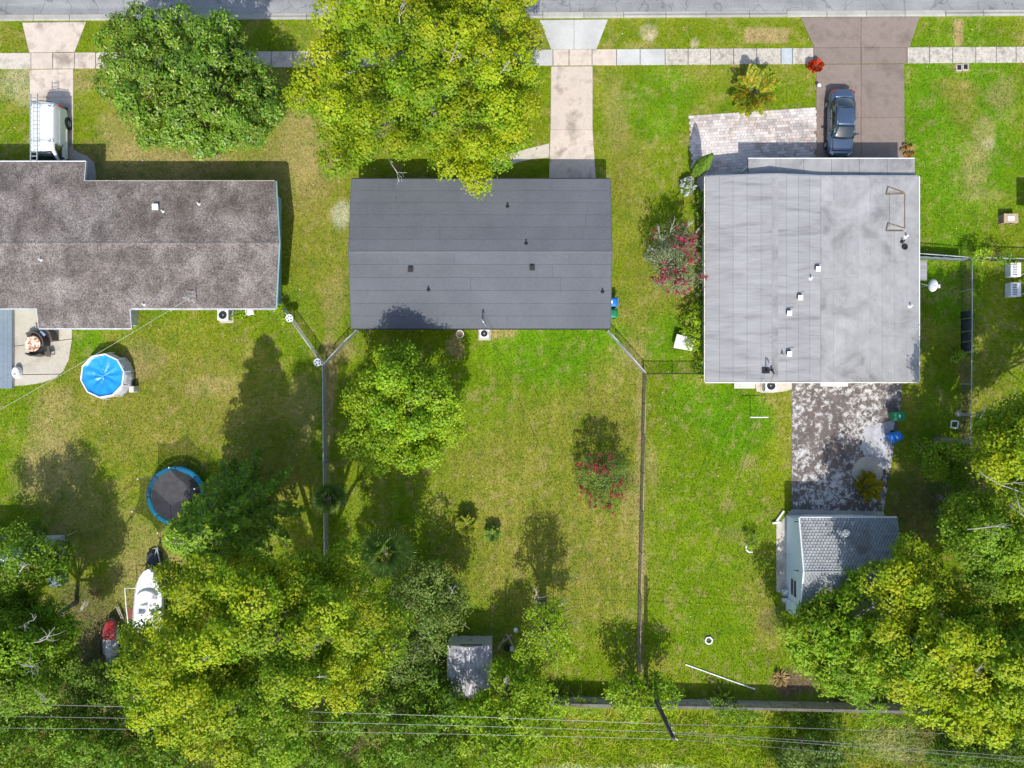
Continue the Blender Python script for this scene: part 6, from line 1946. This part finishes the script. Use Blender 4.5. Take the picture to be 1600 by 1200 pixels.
tree('sapling_tree', 'small light green tree growing round the utility pole',
     [(938, 1072), (975, 1055), (1000, 1066), (1040, 1058), (1070, 1078), (1062, 1112), (1020, 1124), (990, 1132), (950, 1112)], 1.3, 3.6, (988, 1064), BRIGHT, 29, leaf=(.22, .13), spacing=.8, lobe=.6, sprays=16, per=9, trunk=.1, limbs=10, group='back yard trees')
tree('mango_tree', 'bright green star-leaved tree beside the shingled garage',
     [(1300, 908), (1340, 890), (1372, 930), (1395, 1000), (1380, 1060), (1368, 1108), (1330, 1102), (1290, 1088), (1258, 1062), (1232, 1022), (1216, 990), (1222, 962), (1262, 948)], 1.5, 4.9, (1275, 965), MANGO, 31, leaf=(.32, .10), spacing=1.2, lobe=.85, sprays=34, per=12, sigma=.18)
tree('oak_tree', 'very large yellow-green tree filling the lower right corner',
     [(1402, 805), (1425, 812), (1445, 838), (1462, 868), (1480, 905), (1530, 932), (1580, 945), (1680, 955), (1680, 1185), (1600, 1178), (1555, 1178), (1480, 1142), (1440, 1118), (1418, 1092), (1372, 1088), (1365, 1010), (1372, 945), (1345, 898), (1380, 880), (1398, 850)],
     3.0, 9.5, (1405, 935), OAKG, 37, lit_tops=OAKY, trunk=.4, dead=[(1420, 1020, 1.0, .4), (1510, 1058, .9, .3)], leaf=(.205, .13))
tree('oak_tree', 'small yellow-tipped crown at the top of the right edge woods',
     [(1442, 692), (1478, 682), (1512, 706), (1508, 752), (1468, 758), (1444, 732)], 1.8, 3.6, (1438, 706), OAKG, 41, lit_tops=OAKY, spacing=.9, lobe=.75, trunk=.15, limbs=8, group='right edge woods')
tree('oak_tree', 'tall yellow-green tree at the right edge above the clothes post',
     [(1528, 655), (1560, 640), (1700, 600), (1860, 600), (1860, 800), (1600, 800), (1570, 780), (1535, 735), (1520, 690)], 5, 11, (1462, 690), OAKG, 43, lit_tops=OAKY, spacing=1.15, dead=[(1540, 740, 2.2, -.5), (1585, 790, 1.6, -.8)], trunk=.3, group='right edge woods')
tree('leafy_tree', 'mid green tree in the right edge woods below the bare branches',
     [(1470, 810), (1515, 765), (1575, 800), (1680, 800), (1680, 960), (1540, 935), (1492, 885)], 3, 8.5, (1465, 800), UNDER, 47, regional=BRIGHT, spacing=1.15, dead=[(1520, 830, 1.6, .2), (1600, 870, 1.2, .8)], group='right edge woods')
tree('leafy_tree', 'dark low tree under the bare branches of the right edge woods',
     [(1480, 750), (1530, 740), (1560, 790), (1540, 850), (1490, 860), (1465, 810)], 1.4, 3.4, (1465, 775), DARK, 49, spacing=1.1, lobe=.8, sprays=16, group='right edge woods', trunk=.15)
tree('leafy_tree', 'feathery mid green tree over the blue-grey shed at the left edge',
     [(-70, 840), (0, 835), (45, 815), (78, 838), (112, 862), (102, 902), (62, 925), (40, 965), (-70, 965)], 2.2, 6.2, (90, 840), UNDER, 53, spacing=1.15, lobe=.75, sprays=28, per=12, leaf=(.20, .10), trunk=.14, dead=[(20, 900, .9, .8)], group='left edge woods')
tree('leafy_tree', 'olive tree with bare grey branches at the left edge',
     [(-70, 940), (30, 935), (92, 952), (142, 985), (118, 1040), (88, 1098), (30, 1125), (-70, 1125)], 3, 8.0, (120, 940), OAKG, 59, regional=DULL, trunk=.15, dead=[(10, 990, 1.8, .5), (30, 1010, 2.0, .3), (15, 1040, 1.7, .0), (110, 965, 1.2, .7), (35, 1075, 1.2, -.4)], spacing=1.15, group='left edge woods')
for lab, poly, zl, zt, base, P_, sd in (
    ('dense green thicket in the lower left corner under the cables', [(-70, 1115), (90, 1110), (150, 1125), (210, 1140), (250, 1240), (-70, 1240)], 1.5, 5.0, (150, 1080), UNDER, 61),
    ('dark green thicket between the jet ski and the cables', [(85, 1060), (150, 1040), (205, 1075), (215, 1140), (150, 1140), (90, 1115)], 1.0, 3.2, (170, 1065), DARK, 67),
    ('green thicket at the bottom left of the yellow-green tree', [(210, 1120), (290, 1150), (340, 1240), (200, 1240)], 1.2, 4.0, (290, 1110), UNDER, 71),
    ('broad green thicket at the bottom centre left of the grass strip', [(470, 1130), (540, 1080), (640, 1060), (700, 1070), (730, 1110), (735, 1240), (440, 1240)], 1.2, 4.6, (620, 1090), UNDER, 73),
    ('dark thicket behind the metal shed', [(600, 1050), (660, 1030), (690, 1060), (740, 1085), (740, 1130), (640, 1120)], .8, 3.2, (690, 1050), DARK, 79),
    ('brown-green bushes at the bottom right of the grass strip', [(1215, 1165), (1260, 1150), (1330, 1160), (1335, 1240), (1200, 1240)], .8, 2.6, (1250, 1150), DULL, 83),
    ('dark green thicket under the lower right tree', [(1460, 1135), (1540, 1150), (1680, 1175), (1680, 1240), (1480, 1240), (1450, 1180)], 1.0, 3.6, (1500, 1120), DARK, 89)):
    tree('thicket', lab, poly, zl, zt, base, P_, sd, spacing=1.1, lobe=.72, sprays=28, per=11, leaf=(.19, .115), trunk=.08, limbs=12, cat='bush', group='thickets along the back')
for lab, poly, zl, zt, base, P_, sd in (
    ('green bush against the left wall of the grey roof house', [(1072, 478), (1102, 480), (1104, 560), (1085, 552), (1062, 522)], .5, 1.7, (1085, 515), BRIGHT, 101),
    ('weedy vine along the left wall of the grey roof house', [(1084, 300), (1104, 296), (1104, 372), (1090, 372)], .2, 1.0, (1094, 340), UNDER, 103),
    ('leafy vine below the pink crape myrtle at the grey roof wall', [(1086, 455), (1104, 452), (1104, 482), (1088, 482)], .2, 1.0, (1095, 466), UNDER, 107),
    ('low weeds at the corner by the short dark fence', [(1086, 562), (1104, 560), (1104, 594), (1088, 594)], .1, .5, (1095, 578), UNDER, 109),
    ('vine spilling over the right fence beside the cloth strip', [(1515, 392), (1545, 388), (1550, 408), (1518, 408)], .5, 1.5, (1528, 404), BRIGHT, 113),
    ('rounded vine at the far end of the right fence', [(1552, 396), (1585, 394), (1585, 408), (1556, 408)], .5, 1.5, (1560, 404), UNDER, 127),
    ('green bush at the corner of the brown roof house and fence', [(424, 478), (446, 476), (455, 500), (436, 505)], .3, 1.2, (445, 488), BRIGHT, 131),
    ('weeds under the brown roof gutter by the air conditioner', [(360, 482), (385, 483), (385, 500), (362, 500)], .1, .5, (373, 490), BRIGHT, 137),
    ('leafy shrub inside the half-open white ring', [(1166, 832), (1186, 832), (1188, 860), (1168, 860)], .2, .7, (1177, 846), BRIGHT, 139),
    ('low shrub with white stones by the right yard fence', [(1487, 548), (1506, 546), (1508, 566), (1490, 568)], .2, .7, (1496, 556), BRIGHT, 149),
    ('vine over the back wall below the long white pole', [(1110, 1092), (1150, 1098), (1190, 1112), (1200, 1125), (1120, 1125)], .4, 1.3, (1150, 1100), UNDER, 151),
    ('leafy weeds on the back wall right of the utility pole', [(1230, 1105), (1310, 1112), (1320, 1150), (1235, 1145)], .2, 1.0, (1270, 1115), UNDER, 153),
    ('green creeper on the back wall beside the mango-like tree', [(1345, 1112), (1440, 1112), (1440, 1135), (1345, 1135)], .3, 1.1, (1385, 1108), BRIGHT, 157),
    ('shrub clump at the left end of the back wall', [(850, 1085), (930, 1092), (945, 1115), (860, 1120)], .3, 1.2, (880, 1090), BRIGHT, 159)):
    tree('shrub', lab, poly, zl, zt, base, P_, sd, spacing=.42, lobe=.30, sprays=10, per=8, leaf=(.15, .08), sigma=.1, trunk=.03, limbs=6, cat='shrub', under=.2, group='garden shrubs')
PINK = ([(.46, .05, .10), (.36, .035, .08), (.52, .12, .18)], [3, 2, 1])
CORAL = ([(.46, .07, .07), (.36, .05, .06), (.50, .15, .15)], [3, 2, 1])
tree('crape_myrtle', 'silvery crape myrtle with hot pink flowers left of the grey roof',
     [(1012, 395), (1028, 360), (1050, 352), (1075, 352), (1090, 372), (1097, 410), (1097, 440), (1080, 458), (1040, 458), (1018, 432)], 1.8, 4.2, (1044, 415), MYR1, 163, spacing=.75, lobe=.6, sprays=18, per=11, leaf=(.16, .055), sigma=.17, trunk=.12, flowers=(PINK, 170, .1), dead=[(1050, 362, .7, 1.3), (1072, 360, .7, 1.0), (1035, 372, .6, 1.9), (1085, 368, .6, .9), (1028, 395, .6, 2.4)])
tree('crape_myrtle', 'small green crape myrtle with coral flowers standing alone in the middle yard',
     [(900, 722), (930, 706), (965, 705), (990, 722), (994, 748), (976, 792), (945, 804), (914, 782), (897, 745)], 1.0, 3.2, (934, 738), MYR2, 167, spacing=.72, lobe=.5, sprays=16, per=10, leaf=(.15, .055), sigma=.16, trunk=.08, flowers=(CORAL, 110, -.2))

# ---------------------------------------------------------------- conifer
def conifer():
    r_ = np.random.default_rng(71)
    b = V(414, 782); ht = 13.5
    t = thing('conifer_tree', 'tall dark conifer standing beside the trampoline', 'tree', b)
    mb = MB().tube([(0, 0, 0), (0, 0, ht * .5), (0, 0, ht)], [.24, .15, .03], 10)
    P, N, Cc = [], [], []
    nw = 20
    for k in range(nw):
        u = k / (nw - 1)
        z = 2.2 + (ht - 2.4) * u
        R_ = 2.9 * (1 - u) ** .75 + .55
        nb = 9 if u < .8 else 6
        for j in range(nb):
            a = 2 * math.pi * (j + r_.uniform(-.25, .25)) / nb + k * .7
            L = R_ * r_.uniform(.75, 1.12)
            dz = -.18 * L + .10 * L
            e = np.array([math.cos(a) * L, math.sin(a) * L, z + dz])
            mb.tube([(0, 0, z), (math.cos(a) * L * .5, math.sin(a) * L * .5, z + .03 * L), e], [.05, .035, .012], 4)
            m = int(70 * L / 2 + 22)
            s_ = r_.uniform(.12, 1.06, m)
            wd = .42 * np.sin(np.clip(s_, 0, 1) * math.pi * .8 + .35) + .06
            lat = r_.uniform(-1, 1, m) * wd
            pp = np.stack([math.cos(a) * L * s_ - math.sin(a) * lat, math.sin(a) * L * s_ + math.cos(a) * lat, z + .10 * L * s_ - .18 * L * s_ ** 2 - .18 * np.abs(lat) + r_.normal(0, .05, m)], 1)
            P.append(pp)
            nn = np.tile([math.cos(a) * .25, math.sin(a) * .25, 1.0], (m, 1)) + r_.normal(0, .35, (m, 3))
            N.append(nn)
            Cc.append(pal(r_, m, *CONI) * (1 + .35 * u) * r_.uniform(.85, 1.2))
    leaves_mesh('crown', t, np.vstack(P), np.vstack(N), .36, .12, np.vstack(Cc), 'leaf', r_, .2)
    mb.build('trunk', 'bark', t, smooth=True)
conifer()

# ---------------------------------------------------------------- palms, cycads, clumps
def frond_mesh(name, L, W, n, mat_cols, seed, droop=.5, stem=.0, fan=False, tilt=.0):
    """one leaf: pinnate (rib + leaflets) or fan of blades; returns mesh object (unlinked data) lying along +X"""
    r_ = np.random.default_rng(seed)
    V_, F_, C_ = [], [], []
    def blade(p, d, ln, wd, up, c):
        d = d / np.linalg.norm(d); s = np.cross(d, up); s /= np.linalg.norm(s)
        i = len(V_)
        mid = p + d * ln * .45
        tip = p + d * ln + np.array([0, 0, -.22 * ln * droop])
        V_.extend([p, mid + s * wd / 2, tip, mid - s * wd / 2])
        F_.extend([i, i + 1, i + 2, i + 3]); C_.append(c)
    def rib(u):
        return np.array([L * u * (1 - .12 * u * u * droop), 0, L * (tilt * u - .55 * droop * u * u)])
    if fan:
        p0 = np.array([stem, 0, stem * tilt])
        for k in range(n):
            a = (k / (n - 1) - .5) * 4.2
            ln = L * (.78 + .22 * math.cos(a)) * r_.uniform(.9, 1.05)
            d = np.array([math.cos(a), math.sin(a), .10 * math.cos(a * 1.2) + r_.normal(0, .05)])
            blade(p0, d, ln, W, np.array([0, 0, 1.0]) + r_.normal(0, .25, 3), pal(r_, 1, *mat_cols)[0])
        blade(np.array([0., 0, 0]), np.array([1, .02, tilt]), stem + .1, .05, np.array([0, 0, 1.]), np.array([.12, .15, .04]))
    else:
        for k in range(n):
            u = .12 + .88 * k / n
            p = rib(u)
            ln = W * math.sin(math.pi * (u * .82 + .12)) * r_.uniform(.85, 1.1)
            for s in (-1, 1):
                blade(p, np.array([.75, s, -.12 + r_.normal(0, .08)]), ln, .085 if W < .4 else .10, np.array([0, 0, 1.0]) + r_.normal(0, .2, 3), pal(r_, 1, *mat_cols)[0])
        for k in range(6):
            a, b = rib(k / 6), rib((k + 1) / 6)
            blade(a, b - a, np.linalg.norm(b - a) * 1.15, .05, np.array([0, 0, 1.]), np.array([.16, .16, .03]))
    return np_mesh(name, np.array(V_), np.array(F_), 4, np.array(C_), 'leaf')
def rosette(t, h, fronds, n, r_, e0, e1, golden=2.399, sc=(.8, 1.1), off=.05):
    """place n fronds round a crown at height h, from upright (e0) to drooping (e1)"""
    first = {}
    for k in range(n):
        src = fronds[k % len(fronds)]
        el = e0 + (e1 - e0) * (k / (n - 1)) ** .8
        a = k * golden + r_.uniform(-.2, .2)
        s = r_.uniform(*sc)
        o = clone(src, t, (off * math.cos(a), off * math.sin(a), h - .02 * k / n), (0, -el, a), (s, s, s))
        o.name = 'frond'
    
def drop_sources(fr):
    for f in fr: bpy.data.objects.remove(f, do_unlink=True)
FANP = ([(.13, .20, .035), (.10, .16, .028), (.19, .25, .07)], [3, 3, 1])
FAND = ([(.26, .20, .10), (.20, .16, .09)], [1, 1])
def fan_palm(label, base, h, L, n, seed):
    r_ = np.random.default_rng(seed)
    b = V(*base)
    t = thing('fan_palm', label, 'palm', b, group='fan palms')
    mb = MB()
    pts = []; rr = []
    for i in range(12):
        z = h * i / 11
        pts.append((0, 0, z)); rr.append(.16 + (.02 if i % 2 else 0))
    mb.tube(pts, rr, 10).build('trunk', 'bark', t)
    fr = [frond_mesh('frond', L, .10, 26, FANP, seed + i, .6, L * .7, True, .0) for i in range(3)]
    dr = [frond_mesh('frond', L * .9, .10, 22, FAND, seed + 9, 1.0, L * .5, True, .0)]
    rosette(t, h, fr, n, r_, 1.35, -.35)
    rosette(t, h - .15, dr, 6, r_, -.5, -1.1)
    drop_sources(fr + dr)
fan_palm('slim fan palm rising over the silver fence in the shade', (534, 766), 3.4, .80, 26, 201)
fan_palm('broad fan palm beside the large yellow-green tree', (618, 846), 3.6, 1.20, 30, 211)
CYC = ([(.26, .27, .02), (.17, .21, .02), (.12, .17, .02), (.36, .30, .03)], [3, 3, 2, 1])
CYC2 = ([(.14, .23, .03), (.10, .17, .02), (.24, .30, .08)], [3, 3, 1])
def cycad(label, base, L, n, palette, seed, h=.8):
    r_ = np.random.default_rng(seed)
    t = thing('cycad', label, 'cycad', V(*base), group='cycads in the middle yard')
    MB().lathe([(.20, 0), (.23, h * .4), (.19, h * .8), (.08, h)], 14).build('trunk', 'bark', t)
    fr = [frond_mesh('frond', L, .17, 26, palette, seed + i, .55) for i in range(3)]
    rosette(t, h, fr, n, r_, 1.15, -.05)
    drop_sources(fr)
cycad('larger yellowish cycad on the middle lawn', (730.5, 817), .78, 40, CYC, 221, .85)
cycad('smaller deep green cycad on the middle lawn', (770, 832), .55, 34, CYC2, 231, .6)
ARE = ([(.22, .26, .015), (.14, .21, .015), (.09, .15, .012), (.44, .24, .02)], [2, 3, 3, 2])
def clump(name, label, base, L, n, W, palette, seed, h=.5, stems=7, spread=.35, cat='plant', lean=1.35):
    r_ = np.random.default_rng(seed)
    t = thing(name, label, cat, V(*base))
    fr = [frond_mesh('frond', L, W, 22, palette, seed + i, .7) for i in range(4)]
    for k in range(stems):
        a = 2 * math.pi * k / stems
        x, y = spread * math.cos(a) * r_.uniform(.3, 1), spread * math.sin(a) * r_.uniform(.3, 1)
        hh = h * r_.uniform(.7, 1.3)
        MB().tube([(x * .6, y * .6, 0), (x, y, hh)], .03, 6).build('stem', 'bark', t)
        for j in range(n // stems):
            e = r_.uniform(.15, lean)
            s = r_.uniform(.7, 1.1)
            o = clone(fr[(k + j) % 4], t, (x, y, hh), (0, -e, a + r_.uniform(-1.6, 1.6)), (s, s, s)); o.name = 'frond'
    drop_sources(fr)
clump('areca_palm', 'yellow-green areca palm clump in the front lawn above the paver terrace', (1170, 152), 1.5, 56, .42, ARE, 241, .9, 8, .5)
clump('areca_palm', 'orange-tipped potted palm standing on the peeling pad', (1348, 758), .95, 48, .30, ([(.46, .30, .01), (.22, .27, .015), (.13, .20, .012), (.55, .26, .012)], [3, 3, 3, 2]), 251, .5, 6, .3)
clump('ti_plant', 'red-leaved plant at the corner of the sidewalk and brown driveway', (1269, 108), .46, 48, .20, ([(.58, .055, .015), (.45, .03, .012), (.70, .16, .03)], [3, 2, 1]), 261, .45, 6, .22)
clump('ti_plant', 'small brownish plant at the house corner beside the brown driveway', (1418, 238), .40, 24, .16, ([(.30, .16, .06), (.20, .20, .05), (.36, .10, .05)], [2, 2, 1]), 263, .2, 5, .25)
clump('grass_clump', 'tall pale ornamental grass clump just behind the back wall', (1128, 1090), .9, 30, .10, ([(.34, .38, .08), (.24, .32, .03)], [1, 1]), 267, .1, 5, .2)
clump('straw_clump', 'dry straw-coloured grass clump in the bare corner by the back wall', (1218, 1058), .6, 36, .10, ([(.40, .29, .14), (.32, .24, .10)], [1, 1]), 269, .05, 5, .2)

def cypress():
    r_ = np.random.default_rng(281)
    t = thing('cypress_tree', 'slim column-shaped cypress at the corner of the paver terrace', 'tree', V(1086, 272))
    MB().tube([(0, 0, 0), (0, 0, 3.9)], [.08, .02], 8).build('trunk', 'bark', t)
    n = 5200
    z = r_.uniform(.15, 4.3, n)
    R_ = .46 * np.sin(np.clip((z / 4.3) ** .8, 0, 1) * math.pi * .84 + .38)
    a = r_.uniform(0, 2 * math.pi, n)
    rr = R_ * (1 - .35 * r_.random(n) ** 2) * (1 + .12 * np.sin(a * 5 + z * 2))
    P = np.stack([rr * np.cos(a), rr * np.sin(a), z], 1)
    N = np.stack([np.cos(a), np.sin(a), .5 + 0 * a], 1) + r_.normal(0, .35, (n, 3))
    leaves_mesh('crown', t, P, N, .17, .07, pal(r_, n, [(.12, .21, .02), (.08, .15, .015), (.17, .25, .04)], [3, 3, 1]), 'leaf', r_)
cypress()
def white_bush():
    r_ = np.random.default_rng(283)
    t = thing('white_flowering_bush', 'white-flowered bush at the grey roof corner below the cypress', 'bush', V(1072, 294))
    n = 1500
    d = r_.normal(size=(n, 3)); d[:, 2] = np.abs(d[:, 2]); d /= np.linalg.norm(d, axis=1, keepdims=True)
    P = d * np.array([.5, .62, .75]) * r_.uniform(.6, 1.05, (n, 1)) + np.array([0, 0, .2])
    leaves_mesh('foliage', t, P, d + r_.normal(0, .5, (n, 3)), .14, .08, pal(r_, n, [(.12, .2, .02), (.09, .15, .02)], [1, 1]), 'leaf', r_)
    nf = 55
    c = P[r_.choice(np.where(P[:, 2] > .35)[0], nf)]
    fp = np.repeat(c * 1.08, 14, 0) + r_.normal(0, .06, (nf * 14, 3))
    leaves_mesh('blossom', t, fp, r_.normal(size=(nf * 14, 3)) + np.array([0, 0, .8]), .12, .10, pal(r_, nf * 14, [(.78, .78, .82), (.70, .70, .78)], [1, 1], .05), 'leaf', r_)
    MB().tube([(0, 0, 0), (0, 0, .5)], .04, 6).build('stem', 'bark', t)
white_bush()

# ---------------------------------------------------------------- grass blades
def grass(name, label, n, region, length, width, mask, seed, colf=1.0):
    r_ = np.random.default_rng(seed)
    x0, x1, y0, y1 = region
    X = r_.uniform(x0, x1, n); Y = r_.uniform(y0, y1, n)
    ok = mask(X, Y)
    for p in HARD:
        ok &= ~inpoly(X, Y, p)
    X, Y = X[ok], Y[ok]; n = len(X)
    c = lawn_color(X, Y) * colf * r_.uniform(.72, 1.32, (n, 1)) * (1 + r_.normal(0, .06, (n, 3)))
    a = r_.uniform(0, 2 * math.pi, n)
    L = length * r_.uniform(.5, 1.4, n); W = width * r_.uniform(.7, 1.3, n)
    le = r_.uniform(.5, 1.5, n) * L
    v = np.empty((n, 3, 3), np.float32)
    v[:, 0] = np.stack([X - np.sin(a) * W, Y + np.cos(a) * W, np.full(n, -.004)], 1)
    v[:, 1] = np.stack([X + np.sin(a) * W, Y - np.cos(a) * W, np.full(n, -.004)], 1)
    v[:, 2] = np.stack([X + np.cos(a) * le, Y + np.sin(a) * le, L], 1)
    o = np_mesh(name, v.reshape(-1, 3), np.arange(n * 3), 3, np.clip(c, .003, .85), 'blade')
    o['kind'] = 'stuff'; o['label'] = label; o['category'] = 'grass'
    return o
ROADY = XY(0, 36)[1]
HOUSES = [(-47, -17.2, 5.8, 13.3), (-10.4, 6.2, 4.2, 13.2), (13.7, 27, .8, 13.2), (19.6, 26.2, -15.6, -9.1)]
def lawnmask(X, Y):
    ok = Y < ROADY + .2
    for a, b, c, d in HOUSES: ok &= ~((X > a) & (X < b) & (Y > c) & (Y < d))
    return ok
WALLY = XY(0, 1108)[1]
grass('lawn_grass', 'short mown lawn grass over all the yards', 520000, (-38, 38, -24, 27), .075, .024, lambda X, Y: lawnmask(X, Y) & (Y > WALLY + 1.0), 301)
grass('rough_grass', 'tall unmown grass on the strip behind the back wall', 42000, (-38, 38, -30, WALLY - .3), .42, .030, lambda X, Y: Y < WALLY - .4, 303, 1.6)

# fallen leaves and litter on the turf
def litter():
    r_ = np.random.default_rng(401)
    n = 5200
    X = r_.uniform(-37, 37, n); Y = r_.uniform(-22, 25.5, n)
    dens = vnoise(X, Y, .22, 61)
    ok = lawnmask(X, Y) & (r_.random(n) < dens ** 2 * 1.2)
    for p in HARD: ok &= ~inpoly(X, Y, p)
    X, Y = X[ok], Y[ok]; n = len(X)
    P = np.stack([X, Y, r_.uniform(.05, .09, n)], 1)
    c = pal(r_, n, [(.30, .19, .08), (.42, .33, .18), (.20, .13, .06), (.44, .40, .32)], [3, 2, 2, .5])
    o = leaves_mesh('leaf_litter', None, P, np.tile([0, 0, 1.0], (n, 1)) + r_.normal(0, .25, (n, 3)), .13, .08, c, 'leaf', r_)
    o['kind'] = 'stuff'; o['label'] = 'dry fallen leaves scattered over the lawns'; o['category'] = 'leaf litter'
litter()
